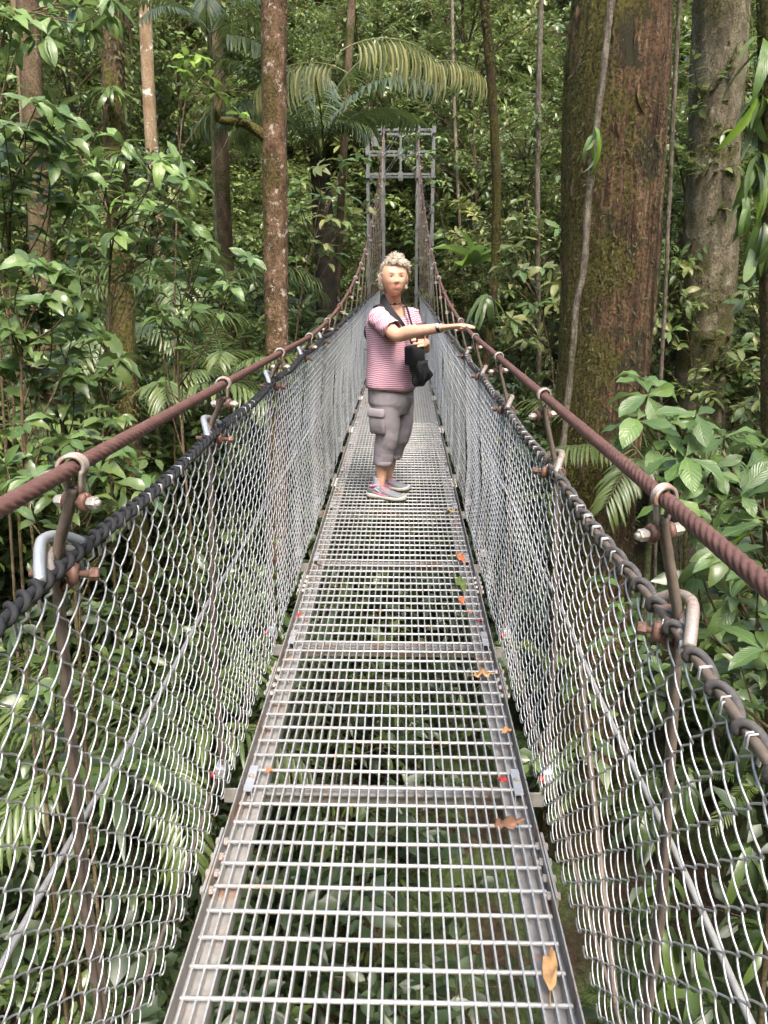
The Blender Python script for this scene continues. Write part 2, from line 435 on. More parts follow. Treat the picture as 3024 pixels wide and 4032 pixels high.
# deck
GX = [-.428+.856/29*i for i in range(30)]
BARM = mkmesh('bearing_bar', [box((0, .488, -.0135), (.0048, .976, .027))], M['grating'], False)
ROD = mkmesh('cross_rod', [tube(np.array([[-.437, 0, 0], [-.434, 0, 0], [.434, 0, 0], [.437, 0, 0]]), np.array([.0040, .0058, .0058, .0040]), 8)], M['grating'])
NR = 12
def channel(x, s, y0, y1, mat):                # side angle plus the channel under the grating
    return [box((x, (y0+y1)/2, -.014), (.006, y1-y0, .062)), box((x-s*.030, (y0+y1)/2, -.043), (.054, y1-y0, .005))]
for i, Y in enumerate(BEAMS):
    if Y+.5 > YEND: continue
    dp = empty('deck_panel', (0, Y, 0), BR)
    for s in (-1, 1):
        obj('side_angle', mkmesh('side_angle', [box((s*.4475, .488, -.014), (.004, .974, .056)), box((s*.436, .488, -.0405), (.02, .974, .004))], M['frame'], False), dp)
        obj('side_channel', mkmesh('side_channel', [box((s*.398, .488, -.034), (.050, .974, .006)), box((s*.375, .488, -.052), (.005, .974, .03))], M['frame'], False), dp)
    if Y < 7:
        for k_, x in enumerate(GX): obj('bearing_bar', BARM, dp, (x, .001, .0))
        for k_ in range(NR): obj('cross_rod', ROD, dp, (0, .012+(k_+.5)*.98/NR, -.0052))
    else:
        parts = []
        for x in GX: parts.append(box((x, .488, -.0135), (.0048, .976, .027)))
        for k_ in range(NR): parts.append(box((0, .012+(k_+.5)*.98/NR, -.0055), (.872, .0105, .0105)))
        g = obj('grating', mkmesh('grating', parts, M['grating'], False), dp); g['kind'] = 'stuff'
    # cross beam under the joint
    cb = obj('cross_beam', mkmesh('cross_beam', [box((0, 0, -.038), (.86, .05, .006)), box((0, .024, -.062), (.86, .005, .05)), box((0, 0, -.062), (1.02, .006, .05))], M['frame'], False), dp)
    for s in (-1, 1):
        obj('joint_plate', mkmesh('joint_plate', [box((s*.420, .0, .0035), (.026, .125, .005)), box((s*.408, .0, -.012), (.0035, .124, .03))], M['plate'], False), dp)
        obj('bolt', mkmesh('bolt', [hexnut((s*.420, .005, .010), (0, 0, 1), .008, .008), cyl((s*.420, .005, .0055), (s*.420, .005, .0075), .012, 12)], M['bolt'], False), dp)
        obj('bolt', mkmesh('bolt', [hexnut((s*.26, -.012, -.032), (0, 0, 1), .008, .007)], M['bolt'], False), dp)
    if i % 2 == 0 or Y < 3:                      # splice plate with bolts on the side angle
        for s in (-1, 1):
            obj('splice_plate', mkmesh('splice_plate', [box((s*.4555, .62, -.012), (.007, .24, .055))], M['frame'], False), dp)
            for q in range(4):
                obj('splice_bolt', mkmesh('splice_bolt', [hexnut((s*.464, .53+q*.06, -.008), (1, 0, 0), .011, .011), cyl((s*.43, .53+q*.06, -.008), (s*.47, .53+q*.06, -.008), .006, 8), hexnut((s*.4405, .53+q*.06, -.008), (1, 0, 0), .0115, .012)], M['bolt'], False), dp)

# ------------------------------------------------------------------ tower at the far end
def tower():
    T = tagit(empty('bridge_tower', (0, 18.7, -.1)), 'grey lattice steel portal tower at the far end of the footbridge', 'tower')
    o3 = np.array([0, 18.7, -.1])
    def put(name, parts, mat=M['tower']):
        return obj(name, mkmesh(name, [(np.asarray(v)-o3, f) for v, f in parts], mat, False), T)
    for Yf in (18.7, 19.3):
        for s in (-1, 1):
            for x in (.735, .385):
                put('post', [box((s*x, Yf, 2.15), (.058, .008, 4.7)), box((s*(x+(.025 if x > .5 else -.025)), Yf+.025, 2.15), (.008, .052, 4.7))])
            z = -.1; k_ = 0
            while z < 3.3:
                a, b = (.735, .385) if k_ % 2 == 0 else (.385, .735)
                put('lacing_bar', [bar((s*a, Yf-.012, z), (s*b, Yf-.012, z+.36), .008, .042, (0, 1, 0))])
                put('gusset_plate', [box((s*b, Yf-.019, z+.36), (.075, .006, .12))])
                z += .36; k_ += 1
        for z in (3.52, 3.98, 4.42):
            put('portal_chord', [box((0, Yf-.03, z), (1.55, .008, .046)), box((0, Yf-.005, z+.022), (1.55, .05, .006))])
        for z0, z1, flip in ((3.52, 3.98, 0), (3.98, 4.42, 1)):
            for s in (-1, 1):
                a, b = ((s*.36, z0), (s*.03, z1)) if not flip else ((s*.36, z0), (s*.03, z1))
                put('portal_brace', [bar((a[0], Yf-.045, a[1]), (b[0], Yf-.045, b[1]), .008, .045, (0, 1, 0))])
            put('portal_brace', [bar((0, Yf-.04, z0), (0, Yf-.04, z1), .045, .008, (0, 1, 0))])
        for z in (3.5, 3.98, 4.42):
            for x in (-.735, -.385, 0, .385, .735):
                put('gusset_plate', [box((x, Yf-.052, z), (.11 if x == 0 else .085, .008, .13))])
    for s in (-1, 1):
        put('top_saddle', [box((s*.36, 19.0, 4.50), (.10, .7, .05))])
        for z in (.9, 1.8, 2.7, 3.5, 4.4):
            for x in (.735, .385):
                put('side_brace', [box((s*x, 19.0, z), (.04, .56, .04))])
    put('sheet_panel', [box((-.56, 18.63, 4.18), (.17, .01, .2))])
tower()

# ------------------------------------------------------------------ foliage and bark materials
def leaf_mat(name, dark, mid, light, rough=.38, trans=.22, veins=False, yellow=None):
    t = NT(name)
    at = t.n('ShaderNodeAttribute', attribute_name='tint').outputs['Fac']
    rnd = t.n('ShaderNodeObjectInfo').outputs['Random']
    f = t.math('ADD', t.math('MULTIPLY', at, .75), t.math('MULTIPLY', rnd, .25))
    st = [(0.0, dark), (.5, mid), (.93, light)]
    if yellow: st.append((.985, yellow))
    c = t.ramp(f, st)
    g = t.geo(); n = t.noise(35, 3, g)
    c = t.mix(t.math('MULTIPLY', n, .35), c, tuple(x*.55 for x in mid))
    bf = t.n('ShaderNodeNewGeometry').outputs['Backfacing']
    under = tuple(min(1, (x*.6+.4*sum(light)/3)*1.15) for x in light)
    c = t.mix(t.math('MULTIPLY', bf, .45), c, under)
    if veins:
        uv = t.n('ShaderNodeAttribute', attribute_name='leafuv').outputs['Vector']
        sx = t.n('ShaderNodeSeparateXYZ'); t.l(uv, sx.inputs[0])
        au = t.math('ABSOLUTE', sx.outputs[0])
        ph = t.math('SUBTRACT', t.math('MULTIPLY', sx.outputs[1], 11), t.math('MULTIPLY', au, 3.2))
        fr = t.math('ABSOLUTE', t.math('SUBTRACT', t.math('FRACT', ph), .5))
        rib = t.ramp(fr, [(0, (1, 1, 1)), (.10, (0, 0, 0))])
        mid_ = t.ramp(au, [(0, (1, 1, 1)), (.06, (0, 0, 0))])
        v = t.math('MAXIMUM', t.math('MULTIPLY', rib, .45), mid_)
        c = t.mix(t.math('MULTIPLY', v, .55), c, tuple(min(1, x*1.5+.02) for x in light))
        hb = t.math('SUBTRACT', t.math('MULTIPLY', fr, 1.0), mid_)
        t.bump(hb, .5, .004)
    t.base(c); t.set(rough, 0, .62)
    tr = t.n('ShaderNodeBsdfTranslucent')
    t.l(t.mix(.35, c, (.16, .26, .03)), tr.inputs['Color'])
    mx = t.n('ShaderNodeMixShader'); mx.inputs[0].default_value = trans
    t.l(t.p.outputs[0], mx.inputs[1]); t.l(tr.outputs[0], mx.inputs[2]); t.l(mx.outputs[0], t.out.inputs['Surface'])
    return t.m
LM = {
 'deep': leaf_mat('deep_green_leaf', (0.034, 0.060, 0.018), (0.083, 0.129, 0.037), (0.162, 0.216, 0.061), .31, .24, False, (0.449, 0.395, 0.067)),
 'mid': leaf_mat('mid_green_leaf', (0.050, 0.083, 0.021), (0.116, 0.174, 0.042), (0.236, 0.286, 0.074), .34, .27, False, (0.561, 0.443, 0.080)),
 'pale': leaf_mat('pale_green_leaf', (0.107, 0.129, 0.037), (0.219, 0.240, 0.074), (0.393, 0.373, 0.131), .42, .28, False, (0.616, 0.475, 0.131)),
 'lime': leaf_mat('lime_green_leaf', (0.102, 0.197, 0.024), (0.199, 0.345, 0.035), (0.329, 0.463, 0.061), .42, .35, False),
 'palm': leaf_mat('palm_leaf', (0.046, 0.070, 0.020), (0.097, 0.138, 0.037), (0.199, 0.224, 0.067), .36, .25, False),
 'yellowpalm': leaf_mat('yellowed_palm_leaf', (0.329, 0.314, 0.119), (0.540, 0.492, 0.195), (0.600, 0.600, 0.284), .45, .3, False),
 'near': leaf_mat('large_veined_leaf', (0.047, 0.090, 0.026), (0.095, 0.164, 0.047), (0.167, 0.248, 0.080), .36, .25, True),
 'nearpale': leaf_mat('large_veined_leaf_light', (0.077, 0.145, 0.034), (0.142, 0.241, 0.057), (0.249, 0.345, 0.112), .38, .3, True),
 'dark': leaf_mat('dark_fern_leaf', (0.027, 0.049, 0.016), (0.054, 0.093, 0.026), (0.102, 0.145, 0.042), .45, .2, False),  # darker green, for some fern fronds and trunk moss
 'gully': leaf_mat('shade_darkened_leaf', (.016, .028, .010), (.038, .062, .022), (.075, .105, .042), .42, .2, False, (.16, .16, .05)),  # leaf colour darkened to stand in for shade in the gully
 'moss': leaf_mat('moss_tuft', (.030, .028, .008), (.085, .078, .020), (.150, .140, .040), .8, .2, False),
 'barkflake': leaf_mat('bark_flake', (.030, .018, .010), (.10, .055, .030), (.20, .125, .075), .9, .0, False),
}
def bark_mat(name, cols, moss=None, mosslvl=.5, lichen=None, lichlvl=.7, fibre=(14, 14, 1.6), bumpd=.02, mscale=2.2, sidemoss=0.0, liscale=7):
    t = NT(name); g = t.geo()
    fb = t.noise(1.0, 6, t.mapv(g, fibre), .65, .3)
    fine = t.noise(45, 5, g, .7)
    c = t.ramp(fb, [(.36, cols[0]), (.46, cols[1]), (.55, cols[2]), (.66, cols[3])])
    c = t.mix(t.ramp(fine, [(.42, (.75, .75, .75)), (.54, (0, 0, 0))]), c, cols[0])
    if lichen:
        ln = t.noise(liscale, 5, g, .7)
        c = t.mix(t.ramp(ln, [(lichlvl, (0, 0, 0)), (lichlvl+.05, (1, 1, 1))]), c, lichen)
    if moss:
        mn = t.noise(mscale, 6, g, .7)
        if sidemoss:
            nn = t.n('ShaderNodeSeparateXYZ'); t.l(t.n('ShaderNodeNewGeometry').outputs['Normal'], nn.inputs[0])
            mn = t.math('SUBTRACT', mn, t.math('MULTIPLY', nn.outputs[0], sidemoss))
        mk = t.ramp(mn, [(mosslvl-.03, (0, 0, 0)), (mosslvl+.08, (1, 1, 1))])
        mc = t.ramp(fine, [(.42, tuple(x*.3 for x in moss)), (.56, moss)])
        c = t.mix(mk, c, mc)
    t.base(c); t.set(.85, 0, .25)
    t.bump(t.math('ADD', fb, t.math('MULTIPLY', fine, .5)), .9, bumpd)
    return t.m
BK = {
 'giant': bark_mat('fibrous_red_bark', [(.030, .019, .012), (.105, .060, .034), (.200, .120, .068), (.320, .215, .135)], (.125, .108, .028), .50, (.045, .040, .022), .53, (18, 18, 1.3), .05, 1.7, .16, 2.6),
 'second': bark_mat('grey_brown_bark', [(.07, .058, .038), (.15, .125, .085), (.215, .18, .125), (.30, .26, .19)], (.090, .086, .028), .52, (.36, .34, .23), .62, (7, 7, 2.5), .03, 1.6),
 'lichen': bark_mat('lichen_spotted_bark', [(.055, .032, .018), (.13, .078, .046), (.19, .115, .07), (.25, .165, .115)], (.100, .074, .024), .53, (.40, .34, .29), .575, (9, 9, 5), .025, 3.4, .1, 13),
 'mossy': bark_mat('mossy_bark', [(.025, .016, .010), (.065, .042, .024), (.10, .066, .038), (.14, .095, .06)], (.110, .095, .026), .43, None, .7, (9, 9, 4), .04, 3.2),
 'orange': bark_mat('smooth_tan_bark', [(.16, .105, .060), (.25, .170, .100), (.30, .215, .135), (.36, .27, .18)], None, .5, (.60, .56, .48), .56, (6, 6, 2), .010, 2, 0, 5),
 'brown': bark_mat('plain_brown_bark', [(.05, .034, .020), (.105, .072, .044), (.145, .102, .064), (.19, .14, .09)], (.085, .082, .026), .52, (.3, .27, .2), .64, (8, 8, 3), .02),
 'dark': bark_mat('dark_fibrous_trunk', [(.010, .008, .006), (.024, .018, .012), (.04, .03, .02), (.06, .045, .03)], (.03, .04, .015), .6, None, .7, (8, 8, 8), .02),
 'liana': bark_mat('pale_liana_bark', [(.07, .056, .042), (.15, .125, .095), (.22, .185, .14), (.30, .26, .20)], (.09, .085, .03), .58, None, .7, (30, 30, 8), .01),
 'twig': bark_mat('pale_twig_bark', [(.06, .050, .030), (.13, .110, .070), (.19, .165, .11), (.26, .23, .16)], None, .5, None, .7, (20, 20, 8), .002),
 'stem': bark_mat('green_stem', [(.03, .035, .015), (.06, .070, .030), (.09, .10, .045), (.13, .14, .07)], None, .5, None, .7, (20, 20, 8), .002),
}

# ------------------------------------------------------------------ leaf templates: length 1 along +Y, upper side +Z
def leaf_tmpl(n, w, shape='ovate', fold=.25, droop=.25, wavy=0.0):
    t = np.linspace(0, 1, n+1)
    if shape == 'ovate': pr = np.sin(math.pi*t**.75)**.9*(1-.25*t)
    elif shape == 'obovate': pr = np.sin(math.pi*t**1.45)**.85
    elif shape == 'strap': pr = np.clip(t/.12, 0, 1)**.6*np.clip((1-t)/.35, 0, 1)**.7
    else: pr = np.sin(math.pi*t)**.8
    pr = pr/pr.max()*w/2
    pr[0] = .012; 
    ang = -droop*t*1.6
    y = np.concatenate([[0], np.cumsum(np.cos((ang[1:]+ang[:-1])/2))])/n; z = np.concatenate([[0], np.cumsum(np.sin((ang[1:]+ang[:-1])/2))])/n
    V = [(0, y[i], z[i]) for i in range(n+1)]; U = [(0, t[i], 0) for i in range(n+1)]
    L = []; R = []
    for i in range(1, n):
        wv = wavy*math.sin(i*2.1)
        L.append(len(V)); V.append((-pr[i]*(1-.1*fold), y[i], z[i]+pr[i]*fold+wv*pr[i])); U.append((-1, t[i], 0))
        R.append(len(V)); V.append((pr[i]*(1-.1*fold), y[i], z[i]+pr[i]*fold-wv*pr[i])); U.append((1, t[i], 0))
    T3 = [(0, R[0], 1), (0, 1, L[0]), (n-1, R[-1], n), (n-1, n, L[-1])]; Q = []
    for i in range(1, n-1):
        Q.append((i, R[i-1], R[i], i+1)); Q.append((i, i+1, L[i], L[i-1]))
    F = [np.array(T3)]
    if Q: F.append(np.array(Q))
    return np.array(V), F, np.array(U)
TM = {'ov3': leaf_tmpl(3, .48, 'ovate', .3, .3), 'el3': leaf_tmpl(3, .38, 'ell', .3, .35), 'na3': leaf_tmpl(3, .24, 'ell', .3, .4),
      'ob3': leaf_tmpl(3, .40, 'obovate', .25, .3), 'el2': leaf_tmpl(2, .42, 'ell', .3, .3), 'st4': leaf_tmpl(4, .16, 'strap', .3, .55),
      'pl4': leaf_tmpl(4, .10, 'strap', .5, .55), 'pl3': leaf_tmpl(3, .12, 'strap', .5, .30)}
def unit(v): return v/(np.linalg.norm(v, axis=-1, keepdims=True)+1e-12)
def orient(D, N):
    y = unit(D); z = unit(N-y*np.sum(N*y, -1, keepdims=True)); x = np.cross(y, z)
    return x, y, z
def place(tm, P, D, N, S):
    V, F, U = tm; x, y, z = orient(D, N); n = len(P); k_ = len(V)
    W = P[:, None, :]+S[:, None, None]*(V[None, :, :1]*x[:, None, :]+V[None, :, 1:2]*y[:, None, :]+V[None, :, 2:]*z[:, None, :])
    off = (np.arange(n)*k_)[:, None, None]
    return W.reshape(-1, 3), [(f[None]+off).reshape(-1, f.shape[1]) for f in F], np.tile(U, (n, 1))

# ------------------------------------------------------------------ plant skeletons
UP = np.array([0, 0, 1.])
def shrub(seed, H, R, nb, nsub, per, ll, mode='alt', lowest=.15, trunk_r=.02, droopy=0.0):
    """returns leaf arrays (P, D, N, S) and stem parts; origin at the base"""
    r = np.random.default_rng(seed)
    tr = smoothpath(np.array([[0, 0, -.25], [r.normal(0, .05)*H, r.normal(0, .05)*H, H*.4], [r.normal(0, .06)*H, r.normal(0, .06)*H, H*.92]]), 12)
    stems = [tube(tr, np.linspace(trunk_r, trunk_r*.35, 12), 5, False)]
    LP, LD, LN, LS = [], [], [], []
    for b in range(nb):
        h = lowest+(1-lowest)*((b+r.random())/nb); i = min(11, int(h*11)); p0 = tr[i]
        az = b*2.399+r.normal(0, .4); el = r.uniform(.0, .7)+.5*h-droopy*.4
        L = R*(1.05-.45*h**2)*r.uniform(.7, 1.15)
        d = np.array([math.cos(az)*math.cos(el), math.sin(az)*math.cos(el), math.sin(el)])
        c1 = p0+d*L*.5+UP*.06*L; c2 = p0+d*L+UP*(-.10-.35*droopy)*L
        br = smoothpath(np.array([p0, c1, c2]), 9)
        stems.append(tube(br, np.linspace(trunk_r*.42, trunk_r*.15, 9), 4, False))
        for q in range(nsub+1):
            if q == nsub: j = 8; td = unit(br[8]-br[6])
            else:
                j = int(r.uniform(2, 8)); td = unit(unit(br[j]-br[j-1])*.6+r.normal(0, .55, 3)+UP*(.2-.6*droopy))
            tl = R*r.uniform(.22, .42)
            tp = np.array([br[j], br[j]+td*tl*.55+UP*.02, br[j]+td*tl+UP*(-.05-.3*droopy)*tl])
            stems.append(tube(tp, np.linspace(trunk_r*.14, trunk_r*.07, 3), 3, False))
            if mode == 'whorl':
                n = per
                az2 = np.arange(n)*2*math.pi/n*1.02+r.random()*6
                s1 = unit(np.cross(td, UP)+1e-3); s2 = np.cross(td, s1)
                DD = unit(np.cos(az2)[:, None]*s1+np.sin(az2)[:, None]*s2+td*r.uniform(.1, .6, (n, 1))+UP*r.normal(-.05, .15, (n, 1)))
                PP = tp[2]+DD*.01-td*np.linspace(0, .06*tl, n)[:, None]
                NN = unit(UP*.9+td*.5+r.normal(0, .25, (n, 3)))
            else:
                n = per; f = np.linspace(.15, 1.0, n)
                PP = np.where(f[:, None] < .5, tp[0]+(tp[1]-tp[0])*(f[:, None]/.5), tp[1]+(tp[2]-tp[1])*((f[:, None]-.5)/.5))
                side = unit(np.cross(td, UP+r.normal(0, .2, 3)))
                sg = np.where(np.arange(n) % 2, 1., -1.)[:, None]; sg[-1] = 0
                DD = unit(side*sg*.85+td*(.55+.3*r.random((n, 1)))+r.normal(0, .22, (n, 3))-UP*(.15+.5*droopy+.1*r.random((n, 1))))
                NN = unit(UP*(1-.5*droopy)+td*.15+r.normal(0, .33, (n, 3)))
            LP.append(PP); LD.append(DD); LN.append(NN); LS.append(ll*r.uniform(.65, 1.2, n))
    return (np.concatenate(LP), np.concatenate(LD), np.concatenate(LN), np.concatenate(LS)), stems
def leafmesh(name, arr, tm, mat, seed=0):
    r = np.random.default_rng(seed+99); P, D, N, S = arr
    V, F, U = place(TM[tm], P, D, N, S)
    k_ = len(TM[tm][0]); tint = np.repeat(np.clip(r.beta(2.2, 2.2, len(P)), 0, 1), k_)
    return mkmesh(name, [(V, F)], LM[mat], True, tint)
PROTO = {}
def proto(kind, seed, tm, mat, **kw):
    arr, st = shrub(seed, **kw)
    PROTO.setdefault(kind, []).append((leafmesh('foliage', arr, tm, mat, seed), mkmesh('stem', st, BK['brown'])))
for v in range(3):
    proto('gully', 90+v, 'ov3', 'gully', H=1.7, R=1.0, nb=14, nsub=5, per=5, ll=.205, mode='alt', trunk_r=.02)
    proto('broad', 10+v, 'ov3', 'deep', H=1.7, R=1.0, nb=14, nsub=5, per=5, ll=.205, mode='alt', trunk_r=.02)
    proto('laurel', 20+v, 'el3', 'mid', H=2.3, R=1.15, nb=20, nsub=8, per=8, ll=.135, mode='alt', trunk_r=.025)
    proto('fine', 30+v, 'el2', 'mid', H=2.4, R=1.25, nb=24, nsub=10, per=9, ll=.105, mode='alt', trunk_r=.025)
    proto('finedeep', 40+v, 'el3', 'deep', H=2.4, R=1.25, nb=22, nsub=9, per=8, ll=.12, mode='alt', trunk_r=.025)
    proto('pale', 50+v, 'ob3', 'pale', H=2.4, R=1.05, nb=16, nsub=5, per=8, ll=.19, mode='whorl', trunk_r=.025)
    proto('tall', 60+v, 'el3', 'mid', H=6.5, R=1.7, nb=30, nsub=9, per=8, ll=.15, mode='alt', lowest=.45, trunk_r=.05)
    proto('drape', 70+v, 'na3', 'deep', H=2.6, R=.95, nb=18, nsub=6, per=8, ll=.15, mode='alt', lowest=.3, trunk_r=.02, droopy=1.0)
def frond(seed, L, nl, ll, droop, tm='pl4', mat='palm', leafdroop=.5, rise=.9):
    r = np.random.default_rng(seed)
    t = np.linspace(0, 1, 14); a = rise-droop*t*1.7
    y = np.concatenate([[0], np.cumsum(np.cos((a[1:]+a[:-1])/2))])*L/13; z = np.concatenate([[0], np.cumsum(np.sin((a[1:]+a[:-1])/2))])*L/13
    R = np.stack([.03*L*np.sin(t*3+seed), y, z], 1)
    parts = [tube(R, np.linspace(.014*L/2, .003*L/2, 14), 5, False)]
    f = np.linspace(.18, 1, nl); P = []; D = []; N = []; S = []
    T, _, _ = frames(R)
    for k_, ff in enumerate(f):
        i = ff*13; i0 = min(12, int(i)); p = R[i0]+(R[i0+1]-R[i0])*(i-i0); td = T[i0]
        for s in (-1, 1):
            d = unit(np.array([s*1.0, 0, 0])+td*(.35+.9*ff)+UP*(.1-leafdroop)+r.normal(0, .07, 3))
            P.append(p); D.append(d); N.append(unit(np.array([-s*.25, 0, 1.])+r.normal(0, .08, 3)))
            S.append(ll*(math.sin(math.pi*min(1, .22+.78*(1-ff)**.85))**.6)*r.uniform(.85, 1.1))
    V, F, U = place(TM[tm], np.array(P), np.array(D), np.array(N), np.array(S))
    parts.append((V, F)); nt_ = sum(len(p[0]) for p in parts[:-1])
    tint = np.concatenate([np.full(nt_, .35), np.repeat(r.beta(2.5, 2.5, len(P)), len(TM[tm][0]))])
    return mkmesh('frond', parts, LM[mat], True, tint)
FROND = [frond(i, 1.6, 26, .38, d, 'pl4', 'palm', .35) for i, d in ((1, .6), (2, .9), (3, .75))]
BIGFROND = [frond(i+10, 3.6, 44, .75, d, 'pl4', 'palm', .55, 1.25) for i, d in ((1, .8), (2, 1.05))]
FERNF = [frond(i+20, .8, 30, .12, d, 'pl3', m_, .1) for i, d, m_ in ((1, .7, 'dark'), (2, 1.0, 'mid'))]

SEEN = []
def project(p):
    d = np.asarray(p)-CAM; z = d@FWD
    return (1512+FPX*(d@RGT)/z)/K, (2016-FPX*(d@UPV)/z)/K, z
KEEP = [(575, -50, 610, 770, 9.0), (785, 240, 945, 660, 18.4), (1245, -50, 1420, 760, 7.0), (1210, 700, 1340, 1150, 7.0), (1140, 1130, 1345, 1650, 7.3), (1120, 1600, 1300, 2240, 7.3), (1490, -50, 1620, 900, 10.0),
        (600, 20, 900, 230, 13.5), (660, 230, 720, 400, 13.5), (225, -50, 265, 400, 7.5), (40, 60, 70, 240, 13), (985, 470, 1060, 570, 12)]
def blocked(c, rad, Y, tol=.85):
    u, v, z = project(c)
    if z < .3: return True
    pr = rad*FPX/z/K*tol
    for x0, y0, x1, y1, d in KEEP:
        if Y < d and u+pr > x0 and u-pr < x1 and v+pr > y0 and v-pr < y1: return True
    return False
def plant(name, label, cat, group, kind, loc, sc, rz, stemmed=True):
    root = tagit(empty(name, loc), label, cat, group)
    fm, sm = PROTO[kind][int(rng.integers(len(PROTO[kind])))]
    for nm, me in (('foliage', fm), ('stem', sm)):
        o = obj(nm, me, root)
        if nm == 'foliage': o['kind'] = 'stuff'
    root.rotation_euler = (rng.normal(0, .06), rng.normal(0, .06), rz); root.scale = (sc, sc, sc*rng.uniform(.9, 1.1))
    return root
def on_ground(x, y): return float(ground_z(np.array([x]), np.array([y]))[0])
HR = {'gully': (1.7, 1.0), 'broad': (1.7, 1.0), 'laurel': (2.3, 1.15), 'fine': (2.4, 1.25), 'finedeep': (2.4, 1.25), 'pale': (2.4, 1.05), 'tall': (6.5, 1.7), 'drape': (2.6, .95)}
NM = {'gully': ('gully_shrub', 'shrub coloured dark for shade', 'shrub'), 'broad': ('broad_leaf_shrub', 'broad-leaved dark green shrub', 'shrub'), 'laurel': ('glossy_shrub', 'glossy mid-green shrub', 'shrub'),
      'fine': ('small_leaf_shrub', 'small-leaved light green shrub', 'shrub'), 'finedeep': ('dense_shrub', 'dense deep green shrub', 'shrub'),
      'pale': ('pale_sapling', 'pale whorl-leaved sapling', 'sapling'), 'tall': ('understory_tree', 'slender leafy understory tree', 'tree'),
      'drape': ('drooping_shrub', 'narrow-leaved drooping shrub', 'shrub')}
def spot(where, u, y):
    lm = ((230, 'left of the mossy trunk'), (420, 'just right of the mossy trunk'), (590, 'just left of the spotted trunk'), (790, 'between the spotted trunk and the tower'), (945, 'right behind the tower'), (1090, 'just right of the tower'), (1240, 'just left of the giant trunk'), (1500, 'just right of the giant trunk'), (9999, 'around the grey trunk'))
    if where == 'slope': return ('high' if y > 28 else 'midway' if y > 24 else 'low')+' on the slope '+[t for q, t in lm if u < q][0]
    if where == 'side': return ('far back ' if y > 14 else 'in mid-distance ')+[t for q, t in lm if u < q][0]
    if where == 'gully': return 'in the gully '+('left' if u < 830 else 'right')+' of the bridge '+('near the viewpoint' if y < 4.5 else 'beyond the first hangers')
    if where == 'under': return 'in the gully under the '+('nearest' if y < 3.2 else 'second metre of' if y < 5 else 'middle' if y < 9 else 'far')+' deck'
    return where
def scatter(x0, x1, y0, y1, step, kinds, srange, where, seed, cond=None, capz=None):
    r = np.random.default_rng(seed); n = 0
    ks = list(kinds); pw = np.array([kinds[k_] for k_ in ks], float); pw /= pw.sum()
    for yy in np.arange(y0, y1, step):
        for xx in np.arange(x0, x1, step):
            x = xx+r.uniform(-.5, .5)*step; y = yy+r.uniform(-.5, .5)*step
            kd = ks[int(r.choice(len(ks), p=pw))]; s = r.uniform(*srange); rz = r.uniform(0, 6.28)
            if cond and not cond(x, y): continue
            z = on_ground(x, y)-.1; H, R = HR[kd]
            if abs(x) < R*s*.9+.55 and y < 18.4:
                room = -.35-z
                if room < .5: continue
                s = min(s, room/(H*1.12))
                if s < .3: continue
            if abs(x) < 1.2 and 18 < y < 22: continue
            c = np.array([x, y, z+H*s*.55])
            u, v, dz = project(c); pr = max(H*.6, R)*s*FPX/max(dz, .3)/K
            if dz < .8 or u+pr < -30 or u-pr > 1690 or v-pr > 2260 or v+pr < -40: continue
            if blocked(c, R*s, y): continue
            nm, lb, ct = NM[kd]
            wh = spot(where, u, y); plant(nm, lb+' '+wh, ct, ct+'s '+wh, kd, (x, y, z), s, rz); n += 1
    return n
cnt = []
# the far slope behind the tower
cnt.append(scatter(-17, 17, 20.5, 34, 1.28, {'laurel': 3, 'fine': 3, 'finedeep': 3, 'pale': 1.2, 'broad': 1.5, 'drape': 1}, (1.0, 1.75), 'slope', 1))
# sides
cnt.append(scatter(-14, -3.0, 8, 20.5, 1.5, {'laurel': 3, 'fine': 2.5, 'finedeep': 3, 'pale': .8, 'broad': 1.5, 'drape': .8}, (.95, 1.6), 'side', 2))
cnt.append(scatter(2.6, 14, 8, 20.5, 1.45, {'laurel': 3, 'fine': 2.0, 'finedeep': 2.5, 'pale': 2.0, 'broad': 1.5, 'drape': 1}, (.9, 1.5), 'side', 3))
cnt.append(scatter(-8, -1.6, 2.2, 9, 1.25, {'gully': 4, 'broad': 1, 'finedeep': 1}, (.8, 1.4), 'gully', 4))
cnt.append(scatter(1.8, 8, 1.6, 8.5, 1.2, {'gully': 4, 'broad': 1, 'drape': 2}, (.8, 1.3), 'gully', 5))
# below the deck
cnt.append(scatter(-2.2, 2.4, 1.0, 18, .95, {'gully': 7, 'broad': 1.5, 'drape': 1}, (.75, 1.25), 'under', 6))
# tall understory trees
cnt.append(scatter(-12, -2.6, 5.5, 19, 2.4, {'tall': 1}, (.8, 1.25), 'side', 7, lambda x, y: x < -2.6-.10*y))
cnt.append(scatter(2.8, 12, 9, 19, 2.5, {'tall': 1}, (.8, 1.25), 'side', 8))
cnt.append(scatter(-16, 16, 21, 31, 3.0, {'tall': 1}, (.9, 1.4), 'slope', 9))
print('SCATTER', cnt, sum(cnt))

